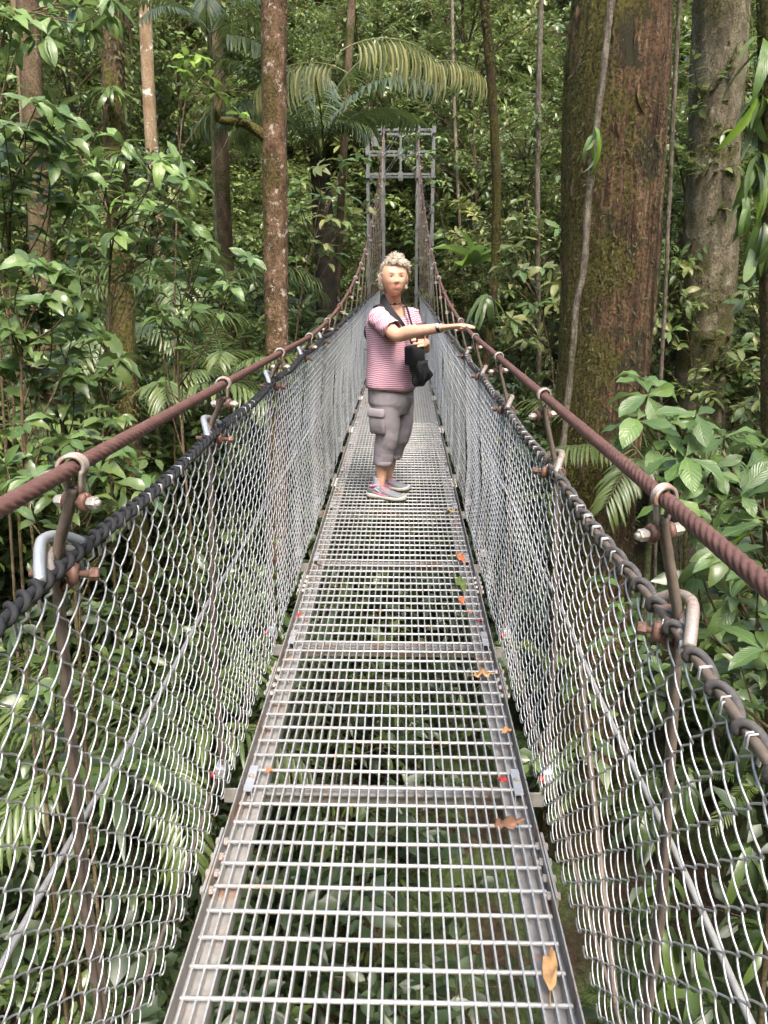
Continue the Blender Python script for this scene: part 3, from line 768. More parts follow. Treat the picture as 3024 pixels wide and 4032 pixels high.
# ------------------------------------------------------------------ trees with visible trunks
def trunk_geo(P, R, seg, amp, ff, fz, seed):
    P = np.asarray(P, float); n = len(P); R = np.asarray(R, float)
    T, N, B = frames(P); ph = np.arange(seg)*2*math.pi/seg
    dirv = np.cos(ph)[None, :, None]*N[:, None, :]+np.sin(ph)[None, :, None]*B[:, None, :]
    q = P[:, None, :]+R[:, None, None]*dirv
    s = np.stack([dirv[..., 0]*ff, dirv[..., 1]*ff, q[..., 2]*fz], -1)
    f = fbm(s, 4, seed)+.6*(np.abs(fbm(s*1.9+7, 3, seed+5))*-2+.25)
    lump = fbm(np.stack([dirv[..., 0]*.9, dirv[..., 1]*.9, q[..., 2]*.7], -1), 2, seed+9)
    V = (P[:, None, :]+(R[:, None]*(1+lump*.35)+amp*f)[:, :, None]*dirv).reshape(-1, 3)
    i = np.arange(n-1)[:, None]*seg; j = np.arange(seg)[None, :]; j2 = (j+1) % seg
    return V, [np.stack([i+j, i+j2, i+seg+j2, i+seg+j], -1).reshape(-1, 4)]
def tree(name, label, p1, p2, Y, wpx, mat, seed, amp=.01, ff=5, fz=2.0, top=12.5, seg=40, step=.08, flare=.25, moss=0, mossc='mid', bend=.0, group=None, taper=.9, mlen=.035, flakes=0):
    A = atY(p1[0], p1[1], Y); B = atY(p2[0], p2[1], Y)
    rad = wpx*K/2/FPX*project(A)[2]
    d = (A-B)/(A-B)[2]
    gz = -6.0
    for _ in range(6):
        bx = B+d*(gz-B[2]); gz = on_ground(bx[0], bx[1])-.2
    base = B+d*(gz-B[2])
    zz = np.arange(gz, top, step); P = base+d*(zz-gz)[:, None]
    ph = rng.uniform(0, 6); P[:, 0] += bend*np.sin(zz*.55+ph); P[:, 1] += bend*np.cos(zz*.4+ph)
    P[:, 0] += np.interp(A[2], zz, -bend*np.sin(zz*.55+ph))
    f = (zz-gz)/(top-gz); R = rad*(1.05-(1-taper)*f)*(1+flare*np.exp(-(zz-gz)/.6))
    root = tagit(empty(name, base), label, 'tree', group)
    V, F = trunk_geo(P, R, seg, amp, ff, fz, seed)
    obj('trunk', mkmesh('trunk', [(V-base, F)], BK[mat]), root)
    if moss:
        r = np.random.default_rng(seed+3); n = moss
        k_ = r.integers(0, len(V), n); dv = V[k_]-P[k_//seg]; dv[:, 2] = 0; dv = unit(dv); pos = V[k_]+dv*.004-base
        keep = vnoise(V[k_]*np.array([2.2, 2.2, 1.3]), seed+40)+.25*vnoise(V[k_]*9, seed+41) > (.52 if mossc == 'moss' else 0); pos = pos[keep]; dv = dv[keep]; n = len(pos)
        D = unit(dv*r.uniform(.2, .9, (n, 1))-UP*r.uniform(.2, 1.2, (n, 1))+r.normal(0, .3, (n, 3)))
        o = obj('moss', leafmesh('moss', (pos, D, dv+.3*UP, r.uniform(.6, 1.5, n)*mlen), 'na3', mossc, seed), root); o['kind'] = 'stuff'
    if flakes:
        r = np.random.default_rng(seed+7); n = flakes
        k_ = r.integers(0, len(V), n); dv = V[k_]-P[k_//seg]; dv[:, 2] = 0; dv = unit(dv)
        L = r.uniform(.05, .24, n)
        D = unit(-UP+dv*r.uniform(-.02, .10, (n, 1))+r.normal(0, .06, (n, 3)))
        o = obj('bark_strips', leafmesh('bark_strips', (V[k_]+dv*.006-base, D, dv+r.normal(0, .35, (n, 3)), L), 'st4', 'barkflake', seed+8), root); o['kind'] = 'stuff'
    return root, base, P, R
GT = tree('giant_tree', 'massive red-brown mossy tree trunk just behind the handrail', (1345, 0), (1240, 1900), 7.0, 205, 'giant', 11, .05, 9, .9, top=12, seg=150, step=.03, flare=.12, taper=1.0, moss=14000, mossc='moss', flakes=2600, mlen=.04)
T2 = tree('grey_tree', 'thick grey-brown trunk with pale lichen spots behind the giant trunk', (1560, 0), (1515, 880), 10.0, 118, 'second', 12, .012, 5, 1.6, seg=72, step=.05, moss=5000, mossc='moss', mlen=.035, flakes=500)
TD = tree('spotted_tree', 'straight brown trunk spotted with white lichen and one mossy limb', (591, 0), (597, 770), 9.0, 52, 'lichen', 13, .012, 6, 3, seg=48, step=.05, flare=.1, moss=6000, mossc='moss', taper=1.0, mlen=.032, flakes=300)
TA = tree('mossy_tree', 'shaggy moss-covered trunk carrying two bromeliads', (236, 0), (297, 1000), 8.0, 48, 'mossy', 14, .022, 5, 3, seg=48, step=.05, moss=7000, mossc='moss', bend=.06, taper=1.0, mlen=.05)
tree('tan_tree', 'smooth pale tan trunk with white patches, far upper left', (48, 40), (80, 420), 14.0, 40, 'orange', 15, .006, 4, 2, seg=28, step=.1, bend=.03)
tree('brown_tree', 'dark brown trunk behind the leaves at the left edge', (85, 500), (112, 1000), 9.0, 42, 'brown', 16, .01, 5, 2, seg=32, step=.08)
tree('tan_tree', 'thin tan trunk between the mossy trunk and the spotted trunk, near the top edge', (312, 0), (322, 170), 16.0, 28, 'orange', 17, .006, 4, 2, seg=24, step=.1, bend=.04)
tree('brown_tree', 'reddish brown trunk half hidden just left of the spotted trunk', (478, 360), (488, 560), 15.0, 32, 'brown', 18, .01, 5, 2, seg=28, step=.1)
tree('brown_tree', 'slim brown trunk right beside the palm crown', (752, 150), (742, 340), 16.5, 17, 'brown', 19, .006, 5, 2, seg=20, step=.1)
TS = tree('slim_tree', 'slim crooked brown tree with a hanging fern rosette right of the tower', (1056, 150), (1046, 620), 12.0, 19, 'mossy', 20, .02, 5, 3, seg=28, step=.07, bend=.24, moss=2500, mossc='moss', mlen=.05)
tree('pale_tree', 'pale slender trunk between the slim crooked tree and the giant trunk', (1166, 100), (1160, 560), 15.0, 12, 'liana', 21, .006, 5, 3, seg=20, step=.1, bend=.05)
tree('pale_tree', 'very thin pale stem right above the tower', (978, 120), (984, 380), 20.0, 7, 'liana', 22, .004, 5, 3, seg=16, step=.12, bend=.05)
tree('dark_tree', 'dark trunk wrapped in strap-leaved epiphytes at the right edge', (1668, 60), (1672, 600), 5.0, 60, 'mossy', 23, .02, 5, 3, seg=32, step=.08, moss=700, mossc='dark')
# unseen crowns above the frame, added to shade the gully and bridge
def crown_mesh(seed, R, Hh, ncl, per, ll, mat):
    r = np.random.default_rng(seed); LP = []; LD = []; LN = []; LS = []; st = []
    for c in range(ncl):
        a = r.uniform(0, 6.283); q = R*math.sqrt(r.random()); p = np.array([q*math.cos(a), q*math.sin(a), Hh*(r.random()-.3)*(1-.5*(q/R)**2)])
        st.append(tube(smoothpath(np.array([[0, 0, -Hh*.5], p*.5+np.array([0, 0, -.2]), p]), 8), np.linspace(.07, .012, 8), 5, False))
        n = per; d = r.normal(0, 1, (n, 3)); d[:, 2] *= .5; d = unit(d)
        LP.append(p+d*r.uniform(.1, .75, (n, 1))); LD.append(unit(d+np.array([0, 0, -.2]))); LN.append(unit(UP+r.normal(0, .4, (n, 3)))); LS.append(ll*r.uniform(.7, 1.2, n))
    return leafmesh('crown', (np.concatenate(LP), np.concatenate(LD), np.concatenate(LN), np.concatenate(LS)), 'el3', mat, seed), mkmesh('limbs', st, BK['brown'])
CRN = [crown_mesh(i, 3.2, 2.2, 42, 26, .25, m_) for i, m_ in ((1, 'mid'), (2, 'deep'))]
def add_crown(root, base, topz, i, off=(0, 0), sc=1.0):
    for nm, me in (('crown', CRN[i % 2][0]), ('limb', CRN[i % 2][1])):
        o = obj(nm, me, root, (off[0], off[1], topz-base[2]), (0, 0, i*1.3)); o.scale = (sc,)*3
        o['kind'] = 'stuff'
for i, (tr_, off, sc) in enumerate(((GT, (.6, -1.6), 1.15), (T2, (.3, -1.2), 1.0), (TD, (-.6, -1.0), .8), (TA, (-.5, -1.0), 1.0))):
    add_crown(tr_[0], tr_[1], 12.4, i, (tr_[2][-1][0]-tr_[1][0]+off[0], tr_[2][-1][1]-tr_[1][1]+off[1]), sc)
# unseen trees at the near end, added to keep light off the gully
for i, (x, y) in enumerate(((-4.5, -4.5), (4.8, -3.2), (-6.5, 1.5), (5.8, 2.2))):
    gz = on_ground(x, y); root = tagit(empty('unseen_shade_tree', (x, y, gz)), 'unseen tree added around the viewpoint for its shade', 'tree', 'unseen shade trees added at the near end')
    tp = 10.5+(i % 3)*.7; zz = np.linspace(-.2, tp-gz, 40)
    obj('trunk', mkmesh('trunk', [trunk_geo(np.stack([.1*np.sin(zz*.4+i), .1*np.cos(zz*.3+i), zz], 1), np.linspace(.24, .15, 40), 20, .02, 5, 2, 300+i)], BK['brown']), root)
    add_crown(root, (x, y, gz), tp+.3, i, (0, 0), 1.05)
# the mossy limb of the spotted tree
root = TD[0]; base = TD[1]
P = smoothpath([atY(586, 312, 9.0), atY(560, 286, 8.95), atY(530, 268, 8.9), atY(498, 262, 8.85), atY(474, 258, 8.85), atY(470, 240, 8.8), atY(476, 212, 8.8), atY(455, 190, 8.75), atY(430, 170, 8.7)], 50)-base
obj('branch', mkmesh('branch', [trunk_geo(P, np.interp(np.linspace(0, 1, 50), [0, .4, .62, .7, 1], [.062, .042, .034, .022, .01]), 16, .010, 4, 3, 31)], BK['mossy']), root)

# lianas
def liana(label, pts, r, seed, mat='liana', wob=.02, leaves=0):
    P = smoothpath(np.array([atY(*p) for p in pts]), 90); rr = np.random.default_rng(seed)
    s = np.linspace(0, 1, 90); P[:, 0] += wob*fbm(np.stack([s*14, s*0, s*0+seed], 1), 3, seed); P[:, 1] += wob*fbm(np.stack([s*14, s*0+5, s*0+seed], 1), 3, seed)
    b = P[-1].copy(); root = tagit(empty('liana', b), label, 'vine')
    kn = 1+.35*fbm(np.stack([s*60, s*0, s*0], 1), 2, seed)
    obj('stem', mkmesh('stem', [tube(P-b, r*kn, 8)], BK[mat]), root)
    return root
liana('woody liana climbing up the front of the giant red-brown trunk', [(1325, -30, 6.5), (1306, 130, 6.45), (1292, 250, 6.45), (1272, 420, 6.45), (1262, 560, 6.45), (1246, 660, 6.45), (1234, 800, 6.48), (1218, 930, 6.5), (1206, 1080, 6.5), (1195, 1300, 6.55)], .026, 1)
liana('pale free-hanging liana between the giant trunk and the grey trunk', [(1470, -30, 7.5), (1462, 120, 7.5), (1450, 330, 7.5), (1444, 480, 7.5), (1436, 640, 7.5), (1428, 820, 7.5), (1420, 1000, 7.5), (1412, 1300, 7.5)], .020, 2)
liana('thin dark liana hanging close beside the right flank of the giant trunk', [(1440, 180, 8.0), (1425, 400, 8.0), (1400, 600, 8.0), (1388, 800, 8.0), (1372, 1000, 8.0), (1352, 1300, 8.0)], .011, 3, 'brown')

# ------------------------------------------------------------------ near plants: every leaf is its own piece
NEAR = {}
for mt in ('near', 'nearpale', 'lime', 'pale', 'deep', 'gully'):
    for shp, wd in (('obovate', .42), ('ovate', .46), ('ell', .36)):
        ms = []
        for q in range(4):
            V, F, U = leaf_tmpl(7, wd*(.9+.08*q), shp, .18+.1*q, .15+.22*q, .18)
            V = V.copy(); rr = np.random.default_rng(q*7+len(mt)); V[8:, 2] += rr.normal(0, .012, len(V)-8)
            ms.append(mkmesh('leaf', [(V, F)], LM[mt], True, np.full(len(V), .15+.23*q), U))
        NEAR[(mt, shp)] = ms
STRAPM = []
DSTRAP = []
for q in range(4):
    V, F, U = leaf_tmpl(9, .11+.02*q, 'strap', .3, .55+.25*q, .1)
    DSTRAP.append(mkmesh('strap_leaf', [(V, F)], LM[('gully', 'mid', 'gully', 'deep')[q]], True, np.full(len(V), .4), U))  # some straps carry the gully's shade in their leaf colour
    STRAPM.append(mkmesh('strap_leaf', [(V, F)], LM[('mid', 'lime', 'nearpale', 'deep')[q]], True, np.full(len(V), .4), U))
def leaf_obj(root, b, me, p, d, n, s, name='leaf'):
    x, y, z = orient(np.asarray(d)[None], np.asarray(n)[None]); x, y, z = x[0], y[0], z[0]
    o = bpy.data.objects.new(name, me); COL.objects.link(o); o.parent = root
    q = np.asarray(p)-b
    o.matrix_local = Matrix(((x[0]*s, y[0]*s, z[0]*s, q[0]), (x[1]*s, y[1]*s, z[1]*s, q[1]), (x[2]*s, y[2]*s, z[2]*s, q[2]), (0, 0, 0, 1)))
def big_plant(name, label, cat, group, rootxy, tips, nl, size, mats, shp, seed, rt=.022, along=4, tilt=.35, stemmat='brown'):
    r = np.random.default_rng(seed)
    T = np.array([atY(*t) for t in tips]); b = np.array([rootxy[0], rootxy[1], on_ground(*rootxy)-.1])
    root = tagit(empty(name, b), label, cat, group)
    J = T.mean(0); J[2] = T[:, 2].min()-.35; J[:2] = J[:2]*.6+b[:2]*.4
    top = T.mean(0)+np.array([0, 0, .1])
    main = smoothpath(np.array([b, b*.5+J*.5+r.normal(0, .08, 3), J, top]), 30)
    st = [tube(main-b, np.linspace(rt, rt*.3, 30), 8)]
    for t in T:
        k_ = int(np.argmin(np.linalg.norm(main[10:]-(t-np.array([0, 0, .25])), axis=1)))+10
        k_ = max(8, k_-3); m0 = main[k_]
        mid = (m0+t)/2+r.normal(0, .05, 3)+np.array([0, 0, -.04])
        br = smoothpath(np.array([m0, mid, t]), 14)
        st.append(tube(br-b, np.linspace(rt*.38, rt*.16, 14), 6))
        td = unit(br[-1]-br[-3])
        td = unit(td+UP*.35)
        s1 = unit(np.cross(td, UP+np.array([.01, .02, 0]))); s2 = np.cross(td, s1); a0 = r.uniform(0, 6)
        for q in range(nl):
            a = a0+q*2.4
            d = unit(np.cos(a)*s1+np.sin(a)*s2+td*r.uniform(-.05, .45)+UP*r.normal(-.08, .15))
            n = unit(UP*1.0+r.normal(0, tilt, 3)+np.array([0, -.25, 0]))
            ms = NEAR[(mats[int(r.integers(len(mats)))], shp)]
            leaf_obj(root, b, ms[int(r.integers(4))], br[-1]-td*q*.004, d, n, size*r.uniform(.65, 1.2))
        for q in range(along):
            j = int(r.uniform(6, 13)); tg = unit(br[j]-br[j-1]); sd_ = unit(np.cross(tg, UP))*(1 if q % 2 else -1)
            d = unit(sd_+tg*.5+r.normal(0, .25, 3)-UP*.15); n = unit(UP+r.normal(0, tilt, 3)+np.array([0, -.2, 0]))
            ms = NEAR[(mats[int(r.integers(len(mats)))], shp)]
            leaf_obj(root, b, ms[int(r.integers(4))], br[j], d, n, size*r.uniform(.6, 1.0))
    obj('stem', mkmesh('stem', st, BK[stemmat]), root)
    return root
# right of the bridge
big_plant('large_leaf_sapling', 'sapling with big ribbed pale green leaves directly right of the giant trunk', 'sapling', None, (1.75, 3.6),
          [(1400, 850, 3.5), (1375, 905, 3.4), (1440, 905, 3.55), (1385, 815, 3.7), (1455, 950, 3.6)], 6, .19, ['nearpale', 'near'], 'obovate', 1, .018, 2)
big_plant('large_leaf_shrub', 'bushy shrub with large veined green leaves beyond the handrail', 'shrub', None, (2.1, 2.9),
          [(1505, 895, 3.0), (1565, 940, 3.0), (1480, 985, 2.9), (1540, 1010, 2.9), (1610, 1010, 3.0), (1455, 1075, 2.8), (1600, 1070, 2.8), (1540, 1110, 2.9), (1645, 960, 3.2), (1655, 1120, 2.7), (1490, 1140, 3.0)], 6, .165, ['near', 'nearpale', 'near'], 'obovate', 2, .02, 3)
big_plant('large_leaf_shrub', 'dark-leaved shrub low beside the handrail at the right edge', 'shrub', None, (1.9, 2.3),
          [(1640, 1230, 2.4), (1580, 1290, 2.5), (1650, 1400, 2.3), (1600, 1440, 2.6), (1500, 1240, 2.8), (1440, 1290, 2.9), (1560, 1190, 2.6), (1640, 1330, 2.5)], 6, .15, ['near', 'deep'], 'ell', 3, .018, 3)
big_plant('large_leaf_shrub', 'shrub with broad leaves seen through the chain-link by the giant trunk', 'shrub', None, (1.7, 4.4),
          [(1300, 1250, 4.6), (1340, 1300, 4.4), (1290, 1390, 4.3), (1370, 1370, 4.0), (1430, 1450, 3.5)], 5, .14, ['near', 'nearpale'], 'ovate', 4, .018, 3)
# left of the bridge
LT = np.random.default_rng(5)
def region(n, u0, u1, v0, v1, y0, y1, seed):
    r = np.random.default_rng(seed)
    g = int(math.ceil(math.sqrt(n))); out = []
    for i in range(n):
        a, b_ = i % g, i//g
        out.append((u0+(u1-u0)*(a+r.random())/g, v0+(v1-v0)*(b_+r.random())/math.ceil(n/g), r.uniform(y0, y1)))
    return out
LPL = [
 ('leafy sapling with long glossy leaves at the left edge, highest of its kind', (-2.6, 4.6), region(16, -20, 190, 200, 470, 4.2, 5.0, 1), .155, ['near', 'deep'], 'ell'),
 ('leafy sapling in front of the mossy trunk with pale twigs', (-2.2, 5.2), region(18, 150, 420, 300, 600, 4.8, 5.8, 2), .15, ['near', 'nearpale'], 'ell'),
 ('dark-leaved sapling at the left edge above the near handrail', (-2.2, 4.0), region(14, -10, 170, 560, 800, 3.7, 4.4, 3), .15, ['near', 'deep'], 'ovate'),
 ('sapling with drooping oval leaves left of the mossy trunk', (-2.4, 5.0), region(14, 60, 260, 680, 900, 4.5, 5.3, 4), .15, ['near', 'deep', 'deep'], 'ovate'),
 ('sapling with bluish green leaves beside the mossy trunk above the handrail', (-1.7, 5.2), region(14, 300, 540, 520, 720, 5.2, 6.2, 5), .145, ['near'], 'ell'),
 ('low leafy shrub right behind the near left handrail', (-1.7, 3.4), region(16, 10, 330, 890, 1110, 3.2, 4.2, 6), .135, ['near', 'deep'], 'ell'),
 ('leafy shrub, leaves coloured dark for shade, seen through the near left chain-link', (-1.9, 3.0), region(8, -10, 330, 1250, 1500, 3.2, 4.2, 7), .13, ['gully', 'deep'], 'ovate'),
 ('leafy branch sapling at the upper left corner', (-3.4, 5.6), region(9, -20, 300, -20, 100, 5.2, 6.2, 8), .17, ['near', 'nearpale'], 'ell'),
]
for i, (lb, rt_, tips, sz, mts, shp) in enumerate(LPL):
    big_plant('leafy_sapling', lb, 'sapling', None, rt_, tips, 8, sz*1.1, mts, shp, 40+i, .016, 5)
big_plant('leafy_sapling', 'sapling with a few bright yellow-green leaves on the mossy limb', 'sapling', None, (-2.6, 8.2),
          [(400, 125, 8.4), (430, 120, 8.4), (455, 165, 8.5), (470, 200, 8.6), (395, 150, 8.3), (520, 245, 8.8)], 5, .19, ['lime'], 'ell', 60, .015, 1)
big_plant('pale_leaf_sapling', 'pale large-leaved sapling between the spotted trunk and the tower', 'sapling', None, (-1.75, 10.2),
          region(15, 640, 790, 340, 560, 9.8, 11.0, 12), 7, .21, ['pale', 'nearpale'], 'ell', 61, .02, 3)
big_plant('pale_leaf_sapling', 'pale twiggy sapling leaning across the top of the tower', 'sapling', None, (1.5, 17.2),
          [(900, 290, 17.6), (925, 330, 17.4), (880, 320, 17.8), (940, 390, 17.2), (915, 360, 17.6), (955, 300, 17.3), (870, 280, 17.9), (945, 440, 17.2)], 7, .2, ['pale', 'nearpale', 'near'], 'ell', 65, .016, 3)
big_plant('pale_leaf_sapling', 'pale grey-green sapling left of the giant trunk', 'sapling', None, (2.6, 10.5),
          region(14, 1080, 1210, 470, 760, 9.6, 10.8, 13), 7, .22, ['pale', 'nearpale'], 'ell', 62, .02, 3)
big_plant('pale_leaf_sapling', 'pale-leaved sapling behind the pale liana', 'sapling', None, (4.2, 10.0),
          region(10, 1400, 1500, 500, 800, 9.2, 10.2, 14), 7, .2, ['pale', 'nearpale'], 'ell', 63, .02, 3)
big_plant('pale_leaf_sapling', 'olive-leaved sapling right of the grey trunk', 'sapling', None, (4.6, 8.2),
          region(12, 1590, 1680, 560, 900, 7.4, 8.4, 15), 7, .17, ['pale', 'near'], 'ell', 64, .02, 4)

# strap-leaved epiphytes, bromeliads, ferns
def rosette(name, label, cat, group, p, n, L, hang, seed, meshes=None, out=(0, -1, 0)):
    r = np.random.default_rng(seed); p = np.asarray(p); root = tagit(empty(name, p), label, cat, group)
    o = np.asarray(out, float)
    for q in range(n):
        a = q*2.4+r.random(); d = np.array([math.cos(a), math.sin(a), 0])
        d = unit(d*.8+o*.5+UP*(r.uniform(.1, .9)*(1-hang)-hang*r.uniform(.5, 1.6)))
        n_ = unit(np.array([d[0], d[1], 0])*-.2*(1-2*hang)+UP*.8+r.normal(0, .2, 3))
        ms = meshes or STRAPM
        leaf_obj(root, p, ms[int(r.integers(len(ms)))], p+r.normal(0, .02, 3), d, n_, L*r.uniform(.6, 1.15), 'leaf')
    return root
for i, (u, v, Y, n, L, hg, lb) in enumerate([
    (1650, 210, 5.0, 14, .36, .8, 'strap-leaved epiphyte hanging high at the right edge'),
    (1640, 340, 5.0, 16, .36, 1.0, 'bushy strap-leaved epiphyte beside the grey trunk'),
    (1655, 470, 5.0, 16, .42, 1.1, 'long hanging strap-leaved epiphyte at the right edge'),
    (1605, 440, 5.0, 9, .30, 1.0, 'small strap-leaved epiphyte overlapping the grey trunk'),
    (1660, 90, 5.0, 14, .38, .7, 'topmost strap-leaved epiphyte at the right edge'),
    (1560, 1195, 2.75, 9, .22, .1, 'yellow-green bromeliad behind the right handrail')]):
    rosette('epiphyte', lb, 'epiphyte', None, atY(u, v, Y), n, L, hg, 70+i)
for i, (u, v, Y, n, L, lb) in enumerate([(238, 195, 7.8, 16, .32, 'upper bromeliad perched on the mossy trunk'), (262, 335, 7.8, 18, .36, 'lower bromeliad perched on the mossy trunk'), (300, 430, 7.8, 14, .5, 'long-leaved bromeliad hanging at the foot of the visible mossy trunk')]):
    rosette('bromeliad', lb, 'bromeliad', None, atY(u, v, Y), n, L, .25, 80+i)
rosette('hanging_fern', 'dark fern rosette hanging on the slim crooked tree', 'fern', None, atY(1052, 640, 11.8), 26, .6, .75, 90, [STRAPM[0], STRAPM[3], STRAPM[3]])
rosette('broad_leaf_plant', 'bright green broad-bladed plant right of the tower', 'plant', None, atY(1018, 575, 12.6), 9, .75, -.1, 91, NEAR[('lime', 'ell')])
rosette('broad_leaf_plant', 'low bright plant with blade leaves under the left handrail', 'plant', None, atY(270, 1660, 4.0), 14, .6, .1, 92, [DSTRAP[0], DSTRAP[1], DSTRAP[3]])
rosette('bamboo_sprig', 'little sprig of narrow leaves on the liana of the giant trunk', 'plant', None, atY(1284, 282, 6.35), 5, .34, .95, 93, [STRAPM[2], STRAPM[1]])
r5 = np.random.default_rng(77)
for i in range(18):                              # ferns on the right bank
    u = r5.uniform(1380, 1680); v = r5.uniform(1350, 2230); Y = r5.uniform(2.0, 3.6)
    p = atZ(u, v, -r5.uniform(1.6, 2.9))
    if p[0] < 1.0: p[0] = 1.0+r5.random()*.5
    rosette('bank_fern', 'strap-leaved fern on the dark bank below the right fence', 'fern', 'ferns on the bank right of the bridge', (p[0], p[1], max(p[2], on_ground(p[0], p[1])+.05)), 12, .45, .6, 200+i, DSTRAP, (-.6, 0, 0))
# palms
def palm(name, label, group, base, hgt, nf, meshes, sc, seed, tr=.05, spread=.35, trunkmat='dark'):
    r = np.random.default_rng(seed); b = np.asarray(base, float); root = tagit(empty(name, b), label, 'palm', group)
    P = smoothpath(np.array([[0, 0, -.3], [r.normal(0, .04), r.normal(0, .04), hgt*.5], [0, 0, hgt]]), 24)
    obj('trunk', mkmesh('trunk', [trunk_geo(P, np.linspace(tr*1.2, tr, 24), 16, tr*.3, 4, 6, seed)], BK[trunkmat]), root)
    for q in range(nf):
        o = obj('frond', meshes[q % len(meshes)], root, (0, 0, hgt-.03*q/nf))
        o.rotation_euler = (r.normal(0, .12)+spread*(q/nf-.4), 0, q*2.4+r.normal(0, .2)); o.scale = (sc*r.uniform(.8, 1.1),)*3
    return root
pc = atY(690, 345, 14.5); g0 = on_ground(pc[0], pc[1])
PB = palm('tall_palm', 'dark-trunked palm with a fountain of long fronds left of the tower', None, (pc[0], pc[1], g0), pc[2]-g0, 11, BIGFROND, .8, 3, .17, .4)
rr = np.random.default_rng(8)
YF = [frond(30+i, 1.35, 20, .62, .75, 'pl4', 'yellowpalm', 1.5, .55) for i in range(2)]
for (u, v, Y, az, sc, lb) in ((735, 110, 12.0, -1.45, 1.1, 'upper'), (750, 158, 11.8, 1.45, 1.0, 'lower'), (900, 150, 13.0, -1.5, .8, 'small')):
    p = atY(u, v, Y)
    o = obj('frond', YF[0 if az < 0 else 1], PB); o.location = p-np.array([pc[0], pc[1], g0]); o.rotation_euler = (0, 0, az); o.scale = (sc,)*3
    o['label'] = 'pale yellow palm frond with drooping leaflets'
UPL = [(430, 590, 10.5, 1.1, 'fan of grey-green fronds in mid-distance left of the spotted trunk'), (330, 830, 8.6, 1.2, 'low palm beside the mossy trunk foot'),
       (490, 770, 9.0, .75, 'broad-fronded small palm just above the left handrail'), (230, 700, 9.5, 1.2, 'shaded small palm left of the mossy trunk'), (1420, 960, 6.5, .8, 'dark small palm between the giant trunk and the sapling'), (330, 1560, 5.0, 1.0, 'green palm clump below the left fence'), (450, 20, 13, .9, 'pale palm crown at the top edge left of the spotted trunk'), (600, 260, 15, 1.2, 'feathery palm behind the spotted trunk')]
for i, (u, v, Y, sc, lb) in enumerate(UPL):
    p = atY(u, v, Y); g0 = on_ground(p[0], p[1]); h = max(.3, p[2]-g0-.35*sc)
    palm('understory_palm', lb, None, (p[0], p[1], g0), h, 9, FROND, sc, 20+i, .03, .25, 'stem')
r6 = np.random.default_rng(12)
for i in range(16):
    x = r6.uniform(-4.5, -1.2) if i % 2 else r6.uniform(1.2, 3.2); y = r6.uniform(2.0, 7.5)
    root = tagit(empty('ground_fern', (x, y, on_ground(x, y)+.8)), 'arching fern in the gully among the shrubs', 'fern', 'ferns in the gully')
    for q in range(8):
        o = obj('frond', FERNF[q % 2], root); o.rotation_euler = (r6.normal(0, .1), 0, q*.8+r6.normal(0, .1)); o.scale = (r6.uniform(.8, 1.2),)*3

# ------------------------------------------------------------------ the person on the bridge
def fabric(name, c1, c2=None, scale=60, bumpd=.006, rough=.85, wr=9):
    t = NT(name); o = t.obc(); n = t.noise(wr, 4, o, .6, .8); f = t.noise(scale*4, 2, o)
    c2 = c2 or tuple(x*.75 for x in c1)
    t.base(t.mix(t.math('MULTIPLY', f, .6), c1, c2)); t.set(rough, 0, .25); t.bump(t.math('ADD', n, t.math('MULTIPLY', f, .05)), .7, bumpd)
    return t.m
def stripes(name, coord):
    t = NT(name)
    if coord == 'z':
        o = t.obc(); sx = t.n('ShaderNodeSeparateXYZ'); t.l(o, sx.inputs[0]); z = sx.outputs[2]
        z = t.math('ADD', z, t.math('MULTIPLY', t.noise(7, 3, o), .03))
    else:
        uv = t.n('ShaderNodeAttribute', attribute_name='leafuv').outputs['Vector']; o = t.obc()
        sx = t.n('ShaderNodeSeparateXYZ'); t.l(uv, sx.inputs[0]); z = t.math('ADD', sx.outputs[1], t.math('MULTIPLY', t.noise(18, 3, o), .02))
    fr = t.math('FRACT', t.math('MULTIPLY', z, 1/.0126))
    st = t.ramp(fr, [(.0, (.40, .115, .195)), (.42, (.40, .115, .195)), (.5, (.66, .50, .545)), (.92, (.66, .50, .545)), (1.0, (.40, .115, .195))])
    t.base(st); t.set(.85, 0, .2); t.bump(t.noise(11, 3, o, .6, .6), .6, .012)
    return t.m
def skin_mat():
    t = NT('skin'); o = t.obc(); n = t.noise(14, 4, o)
    t.base(t.ramp(n, [(.3, (.56, .30, .20)), (.55, (.64, .37, .255)), (.75, (.68, .41, .30))])); t.set(.5, 0, .4)
    t.p.inputs['Subsurface Weight'].default_value = .12; t.p.inputs['Subsurface Radius'].default_value = (.012, .005, .003); t.p.inputs['Subsurface Scale'].default_value = .6
    t.bump(t.noise(120, 3, o), .15, .002)
    return t.m
M['skin'] = skin_mat(); M['shirt'] = stripes('striped_shirt', 'z'); M['sleeve'] = stripes('striped_sleeve', 'uv')
M['trouser'] = fabric('grey_mauve_trousers', (.27, .24, .26), (.215, .19, .208), 60, .014, .9, 8)
M['blackcloth'] = fabric('black_cloth', (.012, .012, .014), (.020, .020, .022), 60, .012, .75, 10)
M['strap'] = fabric('black_strap', (.016, .016, .018), None, 80, .002, .7)
M['sock'] = fabric('grey_sock', (.40, .42, .50), None, 90, .003)
M['shoe'] = fabric('grey_shoe_mesh', (.20, .205, .22), (.14, .145, .16), 90, .003, .8)
M['shoeblue'] = fabric('blue_grey_overlay', (.34, .36, .40), None, 90, .002, .7)
M['pink'] = plain('pink_lace', (.72, .20, .30), .7, 0, .3, .15)
M['sole'] = plain('pale_sole', (.46, .44, .39), .75, 0, .3, .2)
M['hair'] = plain('grey_blond_hair', (.56, .49, .40), .5, 0, .4, .4, 90)
M['hair2'] = plain('grey_blond_hair_under', (.40, .34, .27), .6, 0, .3, .4, 60)
